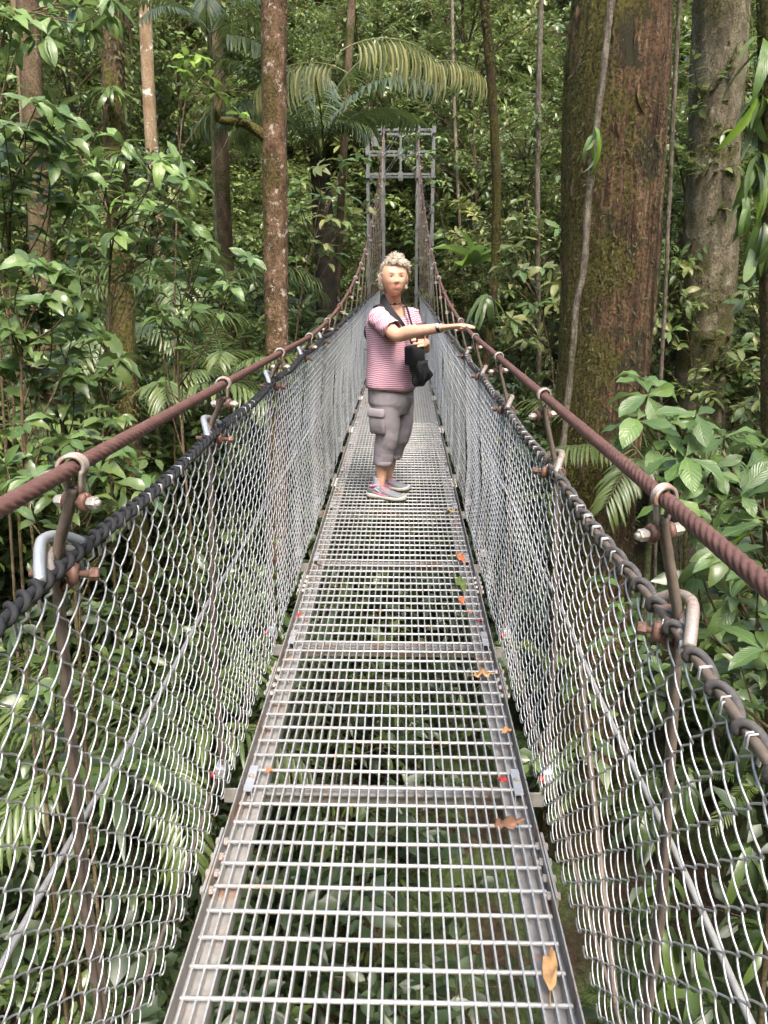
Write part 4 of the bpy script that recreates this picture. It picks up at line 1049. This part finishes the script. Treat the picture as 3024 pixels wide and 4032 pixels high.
M['lip'] = plain('lip', (.42, .13, .11), .45, 0, .4, .1)
M['white'] = plain('white_plastic', (.8, .8, .8), .4, 0, .4, .05)
M['phone'] = plain('dark_red_phone_case', (.075, .02, .022), .4, 0, .5, .2)
M['eye'] = plain('eye_white', (.62, .56, .52), .25, 0, .5, .05); M['iris'] = plain('grey_blue_iris', (.06, .07, .08), .2, 0, .5, .2)
M['brow'] = plain('fair_brow', (.24, .13, .085), .8)
def loft(secs, n=28, e=2.0):
    """secs: (centre, u, v, a, b)"""
    ph = np.arange(n)*2*math.pi/n; V = []
    c_, s_ = np.cos(ph), np.sin(ph); cu = np.sign(c_)*np.abs(c_)**(2/e); sv = np.sign(s_)*np.abs(s_)**(2/e)
    for c, u, v, a, b in secs:
        V.append(np.asarray(c)+cu[:, None]*a*np.asarray(u)+sv[:, None]*b*np.asarray(v))
    m = len(secs); V = np.concatenate(V)
    i = np.arange(m-1)[:, None]*n; j = np.arange(n)[None, :]; j2 = (j+1) % n
    F = [np.stack([i+j, i+j2, i+n+j2, i+n+j], -1).reshape(-1, 4)]
    a = len(V); V = np.vstack([V, [secs[0][0]], [secs[-1][0]]]); jj = np.arange(n); jn = (jj+1) % n
    F.append(np.stack([np.full(n, a), jn, jj], -1)); b = (m-1)*n
    F.append(np.stack([np.full(n, a+1), b+jj, b+jn], -1))
    return V, F
def limb(pts, rads, n=26, sides=18):
    P = smoothpath(np.array(pts, float), n); t = np.linspace(0, len(pts)-1, n)
    return tube(P, np.interp(t, np.arange(len(pts)), rads), sides)
def ellipsoid(c, ax, n=16, m=12):
    """ax: 3 axis vectors"""
    th = np.linspace(0, math.pi, m); secs = []
    c = np.asarray(c, float); ax = [np.asarray(x, float) for x in ax]
    L = [np.linalg.norm(x) for x in ax]; U = [x/l for x, l in zip(ax, L)]
    for t in th[1:-1]: secs.append((c+U[2]*L[2]*math.cos(t), U[0], U[1], L[0]*math.sin(t), L[1]*math.sin(t)))
    V, F = loft(secs, n); V[-2] = c+ax[2]; V[-1] = c-ax[2]
    return V, F
PC = np.array([-.03, 5.2, 0.0])
PERSON = tagit(empty('person', PC), 'person in pink striped shirt and grey cropped trousers, one hand on the handrail', 'person')
def pput(name, parts, mat, remesh=0, smooth_it=0, parent=None, sm=True, uv=None):
    o = obj(name, mkmesh(name, [(np.asarray(v)-PC, f) for v, f in parts], mat, sm, None, uv), parent or PERSON)
    if remesh:
        md = o.modifiers.new('remesh', 'REMESH'); md.mode = 'VOXEL'; md.voxel_size = remesh; md.use_smooth_shade = True
    if smooth_it:
        md = o.modifiers.new('smooth', 'SMOOTH'); md.factor = .5; md.iterations = smooth_it
    return o
f_ = unit(np.array([.80, -.60, 0])); r_ = np.array([f_[1], -f_[0], 0])   # facing, her right
hf = unit(np.array([.20, -.97, .02])); hl = unit(np.array([-hf[1], hf[0], 0])); hu = np.cross(hl, hf)*-1
hu = np.cross(hl, hf); hu = hu if hu[2] > 0 else -hu
HC = atY(851, 597, 5.09)+np.array([0, 0, -.002])
# head
def head():
    nt_, npn = 72, 60; V = []
    for i in range(npn+1):
        th = math.pi*i/npn
        for j in range(nt_):
            ph = 2*math.pi*j/nt_
            x = math.sin(th)*math.cos(ph); y = math.sin(th)*math.sin(ph); z = math.cos(th)
            X = .082*x; Y = .096*y; Z = .116*z
            if z < 0:
                k_ = (-z)**1.4; X *= 1-.17*k_; Y = Y*(1-.16*k_)+.012*k_
            else: X *= 1+.03*math.sin(math.pi*z); Y -= .006*z
            if y > 0: Y = Y-.010*max(0, y)**3          # flatter face
            fr = max(0, y)
            g = lambda cx_, cz_, sx_, sz_: math.exp(-((X-cx_)/sx_)**2-((Z-cz_)/sz_)**2)*(fr > .3)
            ax = abs(X)
            d = .017*g(0, -.028, .012, .012)+.008*g(0, -.006, .009, .022)+.005*math.exp(-((ax-.012)/.008)**2-((Z+.033)/.008)**2)*(fr > .3)
            d += .006*math.exp(-((ax-.028)/.022)**2-((Z-.026)/.009)**2)*(fr > .2)
            d -= .006*math.exp(-((ax-.030)/.014)**2-((Z-.004)/.011)**2)*(fr > .2)
            d += .007*math.exp(-((ax-.042)/.020)**2-((Z+.028)/.020)**2)*(fr > .1)+.004*math.exp(-((ax-.04)/.02)**2-((Z+.07)/.02)**2)*(fr > .1)
            d += .006*g(0, -.058, .020, .005)+.0065*g(0, -.070, .018, .005)-.003*g(0, -.064, .024, .0035)
            d += .006*g(0, -.098, .026, .016)-.003*g(0, -.083, .02, .006)
            d -= .002*math.exp(-((ax-.034)/.006)**2-((Z+.052)/.018)**2)*(fr > .2)
            V.append(HC+hl*X+hf*(Y+d)+hu*Z)
    V = np.array(V); F = []
    i = np.arange(npn)[:, None]*nt_; j = np.arange(nt_)[None, :]; j2 = (j+1) % nt_
    return V, [np.stack([i+j, i+nt_+j, i+nt_+j2, i+j2], -1).reshape(-1, 4)]
SH = np.array([-.125, 5.06, 1.262]); EL = atY(858, 722, 4.90); WR = atY(954, 708, 4.70); KN = atY(996, 703, 4.62)
ELi = EL
LSH = np.array([.085, 5.335, 1.262]); LEL = np.array([.20, 5.27, 1.035]); LWR = np.array([.20, 5.06, 1.085]); LKN = np.array([.178, 4.985, 1.10])
def hand(W, Kn, fdir, up, curl, side, grip=False):
    """palm from wrist W to knuckles; five fingers"""
    parts = []; ax = unit(Kn-W); lat = unit(np.cross(ax, up))*side; up = np.cross(lat, ax)*side
    if up[2] < 0: up = -up
    secs = []
    for t, a, b in ((-.25, .026, .020), (0, .028, .019), (.3, .034, .0165), (.65, .040, .0145), (1.0, .041, .013), (1.08, .036, .010)):
        secs.append((W+(Kn-W)*t, lat, up, a, b))
    parts.append(loft(secs, 18, 2.4))
    for q, (o, L, r) in enumerate(((-.030, .072, .0088), (-.010, .082, .0092), (.011, .076, .0090), (.030, .060, .0080))):
        b = Kn+lat*o+up*.001-ax*.004; P = [b-ax*.015]; d = fdir/np.linalg.norm(fdir); cur = b; P.append(cur)
        dd = unit(d+lat*o*2.2)
        for s_, c in zip((.45, .32, .23), curl):
            dd = unit(dd-up*c); cur = cur+dd*L*s_; P.append(cur)
        parts.append(limb(P, [r*1.05, r*1.05, r, r*.92, r*.72], 20, 12))
    # thumb from the side of the palm near its base
    b = W+(Kn-W)*.35-lat*.026; d0 = unit(ax*.75-lat*.75-up*.30); p1 = b+d0*.034; p2 = p1+unit(ax*.95-lat*.15-up*.35)*.030; p3 = p2+unit(ax*1.0+lat*.05-up*.30)*.024
    parts.append(limb([b-d0*.014, b, p1, p2, p3], [.012, .0125, .011, .0095, .007], 20, 12))
    return parts
body = [head()]
body.append(loft([(np.array([-.02, 5.19, 1.24]), r_, f_, .085, .06), (np.array([-.015, 5.18, 1.31]), r_, f_, .066, .058), (HC+np.array([-.012, .06, -.125]), r_, f_, .056, .056), (HC+np.array([-.008, .05, -.075]), r_, f_, .054, .056), (HC+np.array([0, .03, -.02]), r_, f_, .045, .05)], 24))
body.append(loft([(np.array([-.02, 5.2, 1.02]), r_, f_, .14, .10), (np.array([-.02, 5.2, 1.15]), r_, f_, .15, .125), (np.array([-.02, 5.2, 1.24]), r_, f_, .15, .098), (np.array([-.02, 5.19, 1.30]), r_, f_, .10, .07)], 24))
for s in (-1, 1):                               # ears
    body.append(ellipsoid(HC+hl*s*.083+hf*-.006+hu*-.008, [hl*.010+hf*.004*s, hf*.016, hu*.030], 12, 10))
body.append(limb([SH, SH*.5+EL*.5+np.array([-.01, .01, .005]), EL+np.array([-.005, 0, -.004]), EL*.72+WR*.28+np.array([0, 0, .002]), EL*.35+WR*.65, WR], [.050, .047, .043, .043, .034, .0275], 40))
body += hand(WR, KN, np.array([.93, -.22, -.06]), UP, (.05, .16, .12), 1)
body.append(limb([LSH, LSH*.5+LEL*.5, LEL, LEL*.6+LWR*.4, LWR], [.048, .045, .040, .036, .027], 34))
body += hand(LWR, LKN, unit(np.array([-.35, -.75, .15])), unit(np.array([.85, -.35, .35])), (.45, .75, .6), -1)
RAN = np.array([-.100, 5.205, .075]); LAN = np.array([-.055, 5.435, .075])
RKN = np.array([-.052, 5.16, .46]); LKNE = np.array([.035, 5.315, .46])
RHP = np.array([-.075, 5.14, .80]); LHP = np.array([.03, 5.27, .80])
for K_, A_ in ((RKN, RAN), (LKNE, LAN)):
    body.append(limb([K_, K_*.6+A_*.4+np.array([-.012, .006, 0]), K_*.25+A_*.75, A_, A_-np.array([0, 0, .04])], [.054, .052, .036, .034, .036], 30))
# torso core joins the legs so the body is one surface
body.append(loft([(np.array([-.02, 5.205, .70]), r_, f_, .15, .11), (np.array([-.02, 5.2, .85]), r_, f_, .15, .11), (np.array([-.02, 5.2, 1.06]), r_, f_, .14, .10)], 24))
for H_, K_ in ((RHP, RKN), (LHP, LKNE)):
    body.append(limb([H_, H_*.5+K_*.5, K_], [.085, .075, .056], 20))
pput('body', body, M['skin'], .0042, 3)
# face details
eyes = []
for s in (-1, 1):
    c = HC+hl*s*.031+hf*.0775+hu*.0035
    pput('eye', [ellipsoid(c, [hl*.0110, hf*.008, hu*.0034], 14, 10)], M['eye'])
    pput('iris', [ellipsoid(c+hf*.0052, [hl*.0056, hf*.0030, hu*.0036], 12, 8)], M['iris'])
    P = np.array([c+hl*t*.0135*s+hf*(.0078-.006*abs(t)**2)+hu*(.0052-.0032*t*t) for t in np.linspace(-1, 1, 9)])
    pput('eyelid', [tube(P, .0013, 6)], M['brow'])
    P = np.array([c+hl*(t*.016+.001)*s+hf*(.012-.008*max(0, t)**2)+hu*(.0200-.005*t*t) for t in np.linspace(-1, 1, 9)])
    pput('eyebrow', [tube(P, np.array([.0008, .0012, .0014, .0014, .0014, .0013, .0012, .001, .0006]), 6)], M['brow'])
P = np.array([HC+hl*t*.021+hf*(.0925-.010*t*t)+hu*(-.0645+.002*t*t) for t in np.linspace(-1, 1, 11)])
pput('lips', [tube(P, np.array([.001, .0026, .0034, .004, .0042, .004, .0042, .004, .0034, .0026, .001]), 8)], M['lip'])
# hair: under-cap and curled locks
def hairs():
    r = np.random.default_rng(4); parts = []; cap = []
    for i in range(5200):
        z = r.uniform(-.55, 1); a = r.uniform(0, 6.283); s = math.sqrt(max(0, 1-z*z)); x, y = s*math.cos(a), s*math.sin(a)
        lim = .56 if y > .35 else (-.02 if y > -.05 else -.55)
        if y > -.05 and y <= .35: lim = -.02+(y+.05)/.4*.58
        if z < lim: continue
        p = HC+hl*.084*x+hf*(.098*y-.004)+hu*.1175*z
        nrm = unit(hl*x/.084+hf*y/.098+hu*z/.118)
        n3 = vnoise(np.array([x*2.6+3, y*2.6+5, z*2.6+9]), 3)*6.28
        t1 = unit(np.cross(nrm, hu+hf*.2+.01)); t2 = np.cross(nrm, t1)
        sw = unit(.8*(t1*math.cos(n3)+t2*math.sin(n3))+hl*.55*(z > .2)+hf*.3*(z > .5)-hu*.3*(z < .3)+r.normal(0, .28, 3))
        L = r.uniform(.026, .044)*(1.0 if z > .45 else .85); lf = r.uniform(.08, .34)
        pts = [p-nrm*.004, p+nrm*L*lf*.7+sw*L*.25, p+nrm*L*lf+sw*L*.65, p+nrm*L*lf*.55+sw*L*1.0]
        (parts if r.random() < .7 else cap).append(tube(smoothpath(np.array(pts), 6), np.array([.0020, .0025, .0026, .0022, .0016, .0005])*r.uniform(.6, 1.3), 4))
    return parts, cap
h1, h2 = hairs()
hr_ = pput('hair', h1, M['hair']); hr_['kind'] = 'stuff'
hr_ = pput('hair', h2, M['hair2']); hr_['kind'] = 'stuff'
# shirt
sx = []
for z, a, b, ox in ((.772, .188, .148, 0), (.80, .190, .151, 0), (.85, .190, .155, .005), (.93, .184, .160, .012), (1.0, .180, .150, .008), (1.08, .184, .156, .010), (1.16, .190, .158, .008), (1.225, .186, .132, 0), (1.275, .164, .104, -.004), (1.305, .125, .085, -.010)):
    sx.append((np.array([-.02, 5.2, z])+f_*ox, r_, f_, a, b))
V, F = loft(sx, 64)
V = V.copy(); q = V-np.array([-.02, 5.2, 0])
wr = fbm(np.stack([q[:, 0]*9, q[:, 1]*9, q[:, 2]*16], 1), 3, 8)*.020+.006*np.sin((q[:, 2]*55)+q[:, 0]*30)*np.exp(-((q[:, 2]-.86)/.10)**2)
V[:, :2] += unit(q[:, :2])*wr[:, None]
frn = np.clip((q[:, :2]@unit(np.array([.45, -.9])))/.09, 0, 1)*np.clip((V[:, 2]-1.25)/.05, 0, 1); V[:, 2] -= .075*frn; V[:, :2] -= (unit(q[:, :2]).T*(.012*frn)).T
V[:, 2] += np.where(V[:, 2] < .775, .012*np.sin(np.arctan2(q[:, 1], q[:, 0])*2), 0)
shirt = pput('shirt', [(V, [F[0]])], M['shirt'])      # open at the neckline and hem
md = shirt.modifiers.new('thick', 'SOLIDIFY'); md.thickness = .003; md.offset = 1
# yoke over the shoulders
def sleeve(S, E, rad, t1, name):
    P0 = S+(S-E)*.10; d = E-S; n = 26; side = 40
    P = np.array([P0+(S+d*t1-P0)*t for t in np.linspace(0, 1, n)]); P[:, 2] -= .006*np.sin(np.linspace(0, math.pi, n))
    R = np.interp(np.linspace(0, 1, n), [0, .08, .2, .5, 1], [.012, .052, .072, rad, rad*.96])
    rn = np.random.default_rng(3)
    def rf(i, ph): return 1+.05*np.sin(i*1.15+ph*2)*np.sin(ph*1.5+i*.2)+.03*np.sin(ph*5+i*.7)
    V, F = tube(P, R, side, False, rf)
    s = np.concatenate([np.repeat(np.linspace(0, 1, n)*np.linalg.norm(P[-1]-P[0]), side)])
    uv = np.stack([s*0, s, s*0], 1)
    return pput(name, [(V, F)], M['sleeve'], 0, 0, shirt, True, uv)
sleeve(SH+np.array([.004, 0, -.005]), EL, .066, .80, 'sleeve'); sleeve(LSH, LEL, .062, .8, 'sleeve')
# trousers
def leg_t(H, K_, A, hem):
    h = K_+(A-K_)*hem; P = smoothpath(np.array([H+np.array([0, 0, .02]), H*.5+K_*.5+f_*.012, K_+f_*.010, K_*.45+h*.55, h]), 30)
    R = np.interp(np.linspace(0, 1, 30), [0, .25, .5, .75, 1], [.102, .096, .082, .072, .066])
    rn = lambda i, ph: 1+.012*np.sin(i*.9+ph*2)+.030*np.sin(ph*3+i*.22)*np.clip((i-6)/20., 0, 1)+.012*np.sin(i*1.9+ph)*np.exp(-((i-14)/5.)**2)
    return tube(P, R, 36, True, rn), h, P
t1, h1_, P1_ = leg_t(RHP, RKN, RAN, .54); t2, h2_, P2_ = leg_t(LHP, LKNE, LAN, .50)
pel = loft([(np.array([-.02, 5.205, .60]), r_, f_, .12, .11), (np.array([-.02, 5.205, .68]), r_, f_, .178, .138), (np.array([-.02, 5.205, .76]), r_, f_, .180, .140), (np.array([-.02, 5.2, .86]), r_, f_, .168, .132), (np.array([-.02, 5.2, .92]), r_, f_, .158, .125)], 40)
tro = pput('trousers', [t1, t2, pel], M['trouser'], .0065, 4)
for h, P in ((h1_, P1_), (h2_, P2_)):
    d = unit(P[-1]-P[-3])
    pput('cuff', [tube(np.array([P[-1]-d*.030, P[-1]-d*.028, P[-1]+d*.001, P[-1]+d*.004]), np.array([.067, .0685, .0685, .064]), 36)], M['trouser'], 0, 0, tro)
# cargo pocket on the near leg
pc_ = RHP*.34+RKN*.66+r_*.088+f_*.0
pn = unit(r_+f_*.05); pu = unit(RHP-RKN); pl = np.cross(pu, pn)
pput('pocket', [loft([(pc_-pu*.095, pl, pn, .055, .012), (pc_-pu*.088, pl, pn, .060, .018), (pc_+pu*.05, pl, pn, .060, .020), (pc_+pu*.058, pl, pn, .055, .014)], 24, 4)], M['trouser'], 0, 0, tro)
pput('pocket_flap', [loft([(pc_+pu*.020+pn*.008, pl, pn, .064, .016), (pc_+pu*.030+pn*.006, pl, pn, .066, .020), (pc_+pu*.070, pl, pn, .066, .016), (pc_+pu*.078-pn*.002, pl, pn, .060, .010)], 24, 4)], M['trouser'], 0, 0, tro)
# shoes and socks
def shoe(heel, toe, ank):
    heel = np.asarray(heel, float); toe = np.asarray(toe, float); e = unit(toe-heel); wv = np.array([-e[1], e[0], 0]); L = np.linalg.norm(toe-heel)
    root = empty('shoe', heel-PC+np.array([0, 0, 0]), PERSON); o3 = heel
    def sp(name, parts, mat, sm=True): return obj(name, mkmesh(name, [(np.asarray(v)-o3, f) for v, f in parts], mat, sm), root)
    T = [0, .04, .12, .25, .40, .55, .70, .83, .93, .985, 1.0]; W = [.012, .028, .035, .035, .035, .041, .045, .042, .033, .019, .006]; H = [.050, .078, .090, .088, .080, .064, .052, .044, .036, .027, .020]
    secs = []
    for t, w_, h in zip(T, W, H):
        lo = .018; c = heel+e*L*t+UP*((h+lo)/2); secs.append((c, wv, UP, w_, (h-lo)/2))
    sp('upper', [loft(secs, 26, 2.5)], M['shoe'])
    out = [(t, w_*1.12+.002) for t, w_ in zip(T, W)]
    secs = []
    lift = lambda t: .012*max(0, (t-.72)/.28)**2+.004*max(0, (.12-t)/.12)
    for t, w_ in out: secs.append((heel+e*L*(t*1.03-.015)+UP*(.0155+lift(t)), wv, UP, w_, .0125+.004*(t < .3)))
    sp('sole', [loft(secs, 26, 5)], M['sole'])
    lug = []
    for k_ in range(14):
        t = .05+.068*k_
        w_ = np.interp(t, T, W)
        for s in (-1, 1): lug.append(box(heel+e*L*t+wv*s*w_*.8+UP*(.0035+lift(t)), (.010, .012, .007), np.stack([e, wv, UP], 1)))
    lo_ = sp('tread', lug, M['sole'], False); lo_['kind'] = 'stuff'
    sg = 1 if wv[1] < 0 else -1                  # side that faces the near railing
    for s in (-1, 1):
        P = [heel+e*L*t+wv*s*(np.interp(t, T, W)*q)+UP*z for t, q, z in ((.20, 1.0, .045), (.36, 1.01, .036), (.5, 1.01, .032), (.62, 1.01, .034))]
        sp('pink_stripe', [tube(smoothpath(np.array(P), 16), np.array([.003]*4+[.005]*8+[.002]*4), 6)], M['pink'])
        P = [heel+e*L*t+wv*s*(np.interp(t, T, W)*q)+UP*z for t, q, z in ((.24, .95, .070), (.32, 1.0, .058), (.42, 1.0, .044))]
        sp('overlay', [tube(smoothpath(np.array(P), 12), .005, 6)], M['shoeblue'])
    c0 = ank*np.array([1, 1, 0])
    sp('collar', [ring(heel+e*L*.20+UP*.088, unit(UP+e*-.25), .036, .007, n=24, sides=8)], M['pink'])
    for k_ in range(5):
        t = .36+.055*k_; z = np.interp(t, T, H)+.003; w_ = np.interp(t, T, W)*.55
        P = np.array([heel+e*L*(t+(.02 if k_ % 2 else -.005))+wv*x*w_+UP*(z-.010*x*x) for x in np.linspace(-1, 1, 7)])
        sp('lace', [tube(P, .003, 6)], M['pink'])
    for s in (-1, 1):
        b = heel+e*L*.35+UP*.086; P = smoothpath(np.array([b, b+wv*s*.022+UP*.010+e*.012, b+wv*s*.036-UP*.010+e*.03, b+wv*s*.034-UP*.034+e*.022]), 14)
        sp('lace', [tube(P, .0028, 6)], M['pink'])
    sp('sock', [limb([heel+e*L*.21+UP*.06, heel*.4+ank*.6+e*L*.09+UP*.028, np.array([ank[0], ank[1], .142])], [.036, .0385, .0385], 16, 18), ring(np.array([ank[0], ank[1], .141]), UP, .0355, .0042, n=24, sides=8)], M['sock'])
shoe((-.185, 5.232, .0025), (.085, 5.100, .0025), RAN); shoe((-.140, 5.475, .0025), (.110, 5.352, .0025), LAN)
# wrist band
ax = unit(KN-WR); wl = unit(np.cross(ax, UP)); wu = np.cross(wl, ax)
wc = WR-ax*.012
b_ = pput('wristband', [loft([(wc-ax*.010, wl, wu, .0285, .0265), (wc-ax*.009, wl, wu, .0305, .0285), (wc+ax*.009, wl, wu, .0305, .0285), (wc+ax*.010, wl, wu, .0285, .0265)], 28)], M['strap'])
pput('tag_face', [loft([(wc+wu*.012-wl*.026*(1 if wl[1] > 0 else -1)-ax*.009, wu, wl, .014, .0075), (wc+wu*.012-wl*.026*(1 if wl[1] > 0 else -1)+ax*.009, wu, wl, .014, .0075)], 14)], M['white'], 0, 0, b_)

# things the person carries
def ribbon(P, W, Nrm, th=.004):
    P = smoothpath(np.array(P, float), 40); t = np.linspace(0, 1, len(W)); W = np.interp(np.linspace(0, 1, 40), t, W)
    N = smoothpath(np.array(Nrm, float), 40); N = unit(N); T = unit(np.gradient(P, axis=0)); S = unit(np.cross(T, N)); N = np.cross(S, T)
    return loft([(P[i], S[i], N[i], W[i]/2, th/2) for i in range(40)], 12, 3)
BC = np.array([.165, 4.985, .93])
BAG = tagit(empty('camera_bag', BC), 'black camera bag with a dark jacket hanging at the front on a wide neck strap', 'bag')
def bput(name, parts, mat, rm=0, smi=0):
    o = obj(name, mkmesh(name, [(np.asarray(v)-BC, f) for v, f in parts], mat), BAG)
    if rm:
        md = o.modifiers.new('remesh', 'REMESH'); md.mode = 'VOXEL'; md.voxel_size = rm; md.use_smooth_shade = True
        md = o.modifiers.new('smooth', 'SMOOTH'); md.iterations = smi
    return o
ux = unit(np.array([.75, -.66, 0])); uy = np.array([-ux[1], ux[0], 0])
bput('case', [loft([(BC+np.array([-.03, 0, .02]), ux, uy, .040, .050), (BC+np.array([-.03, 0, .03]), ux, uy, .048, .060), (BC+np.array([-.035, 0, .13]), ux, uy, .046, .058), (BC+np.array([-.035, 0, .142]), ux, uy, .036, .048)], 32, 5)], M['strap'])
jk = []
rj = np.random.default_rng(6)
for k_ in range(8):
    z = .05-.165*k_/7
    jk.append((BC+np.array([.004-.012*math.sin(k_*1.2), 0, z]), ux, uy, (.052, .058, .062, .062, .058, .050, .040, .022)[k_], (.050, .056, .058, .060, .058, .052, .044, .026)[k_]))
V, F = loft(jk, 48); q = V-BC; ang = np.arctan2(q@uy, q@ux); V = V+unit(np.stack([q[:, 0], q[:, 1], q[:, 2]*0], 1))*((.010*np.sin(ang*5+q[:, 2]*30)+.006*np.sin(ang*9-q[:, 2]*45))*np.clip((.07-q[:, 2])/.1, 0, 1))[:, None]
bput('jacket', [(V, F)], M['blackcloth'])
bput('strap', [ribbon([BC+np.array([-.05, .02, .15]), (.075, 5.035, 1.17), (.035, 5.015, 1.225), (-.035, 5.035, 1.297), (-.072, 5.10, 1.352), (-.070, 5.19, 1.378), (-.01, 5.25, 1.375), (.055, 5.20, 1.345), (.085, 5.11, 1.285), (.112, 5.055, 1.20), BC+np.array([.0, .01, .15])],
      [.018, .022, .034, .046, .05, .05, .05, .042, .026, .018, .016], [(.6, -.7, .3), (.6, -.8, .2), (.4, -.85, .4), (-.2, -.8, .6), (-.7, -.45, .5), (-.7, .35, .6), (.1, .9, .4), (.7, .3, .6), (.7, -.4, .5), (.7, -.7, .2), (.6, -.7, .3)])], M['strap'])
cc = HC+np.array([.012, -.045, -.150]); 
CH = tagit(obj('neck_cord', mkmesh('neck_cord', [ring(HC+np.array([-.010, .055, -.148]), unit(np.array([.05, -.35, 1])), .0635, .0028, n=30, sides=6), ellipsoid(HC+np.array([.006, -.010, -.166]), [hl*.010, hf*.006, hu*.008], 12, 8)], M['strap'])), 'thin black cord with a small dark pendant around the neck', 'necklace')
PH = np.array([.165, 4.972, 1.135])
tagit(obj('phone', mkmesh('phone', [tuple(x if i else x-PH for i, x in enumerate(loft([(PH+np.array([0, 0, -.07]), unit(np.array([.75, .6, 0])), unit(np.array([-.6, .75, 0])), .034, .005), (PH+np.array([.002, .01, .075]), unit(np.array([.75, .6, 0])), unit(np.array([-.6, .75, 0])), .034, .005)], 24, 6)))], M['phone']), None, PH), 'dark red phone held in the lowered hand behind the outstretched forearm', 'phone')
bk = np.array([-.02, 5.2, 1.13])-f_*.185
BPK = tagit(empty('backpack', bk), 'small black pack showing at the back of the striped shirt', 'backpack')
o = obj('pack', mkmesh('pack', [(lambda vf: (vf[0]-bk, vf[1]))(ellipsoid(bk, [f_*.024, r_*.055, UP*.06], 20, 14))], M['blackcloth']), BPK)
o = obj('strap', mkmesh('strap', [(lambda vf: (vf[0]-bk, vf[1]))(ribbon([bk+np.array([.03, -.03, .08]), (-.128, 5.16, 1.285), (-.105, 5.085, 1.318), (-.055, 5.035, 1.292), (-.015, 5.012, 1.235)], [.03, .034, .034, .03, .026], [(-.7, .5, .4), (-.4, .2, .9), (-.2, -.2, .95), (.1, -.8, .5), (.3, -.9, .2)]))], M['strap']), BPK)

# ------------------------------------------------------------------ fallen leaves on the deck
def dead(name, c, c2):
    t = NT(name); n = t.noise(40, 4, t.geo()); t.base(t.ramp(n, [(.3, c2), (.7, c)])); t.set(.7, 0, .3); return t.m
DM = {'red': dead('red_fallen_leaf', (.55, .04, .03), (.30, .03, .02)), 'orange': dead('orange_fallen_leaf', (.60, .19, .06), (.40, .10, .05)), 'brown': dead('brown_fallen_leaf', (.28, .14, .08), (.15, .08, .05)), 'tan': dead('tan_fallen_leaf', (.55, .33, .14), (.38, .2, .09)), 'green': dead('green_fallen_leaf', (.16, .20, .05), (.10, .14, .04)), 'yellow': dead('yellowed_fallen_leaf', (.48, .38, .18), (.30, .22, .09))}
FL = [(975, 1103, .10, 'yellow', 'crumpled pale yellow leaf near the right deck edge behind the shoes'), (997, 1208, .085, 'orange', 'orange-red leaf on the joint at the right deck edge'), (995, 1265, .12, 'green', 'folded green leaf on the right part of the grating'), (998, 1295, .07, 'orange', 'small orange leaf just in front of the green fallen leaf'),
      (690, 1217, .05, 'brown', 'small brown leaf at the left end of the second joint'), (646, 1325, .04, 'red', 'tiny dark red leaf at the left deck edge'), (1036, 1340, .06, 'red', 'dark red leaf by the right joint plate'), (1046, 1455, .09, 'tan', 'long pale tan leaf standing at the right deck edge'),
      (580, 1662, .035, 'orange', 'tiny orange leaf beside the nearest left joint plate'), (1088, 1683, .045, 'red', 'bright red leaf scrap beside the nearest right joint plate'), (1103, 1778, .095, 'brown', 'curled brown leaf with a hole on the right grating'), (1190, 2085, .13, 'tan', 'large dry tan leaf on the nearest right grating'),
      (1012, 1320, .04, 'orange', 'small orange scrap right of the folded green leaf'), (775, 900, .05, 'red', 'bright red leaf at the left deck edge behind the person'), (790, 870, .06, 'brown', 'brown curled leaf on the left deck behind the person'), (728, 1055, .045, 'brown', 'brown scrap at the left deck edge beside the shoes'),
      (965, 1000, .05, 'brown', 'brown leaf at the right deck edge behind the shoes'), (940, 870, .05, 'orange', 'far orange leaf at the right deck edge'), (782, 845, .05, 'red', 'far red leaf at the left deck edge'), (985, 1130, .03, 'red', 'tiny red scrap below the crumpled yellow leaf'), (1093, 1575, .05, 'tan', 'narrow dry leaf on the right side angle')]
rl = np.random.default_rng(9)
for i, (u, v, s, m_, lb) in enumerate(FL):
    p = atZ(u, v, .010); V, F, U = leaf_tmpl(7, rl.uniform(.35, .6), 'ovate', rl.uniform(.2, .7), rl.uniform(-.5, .6), .5)
    V = V.copy(); V[:, 2] += rl.normal(0, .02, len(V)); a = rl.uniform(0, 6.28)
    if s > .125: a = -.2; V[:, 0] *= .6
    st = tube(np.array([[0, 0, 0], [0, -.15, .03], [.02, -.3, .02]]), .012, 5)
    me = mkmesh('fallen_leaf', [((V-np.array([0, .5, 0]))*s, F), ((st[0]-np.array([0, .5, 0]))*s, st[1])], DM[m_])
    zmin = min(q.co.z for q in me.vertices)
    o = obj('fallen_leaf', me, None, (p[0], p[1], .0015-zmin*.6), (rl.normal(0, .12), rl.normal(0, .12), a)); tagit(o, lb, 'leaf', 'fallen leaves on the deck')
    md = o.modifiers.new('thick', 'SOLIDIFY'); md.thickness = .0006
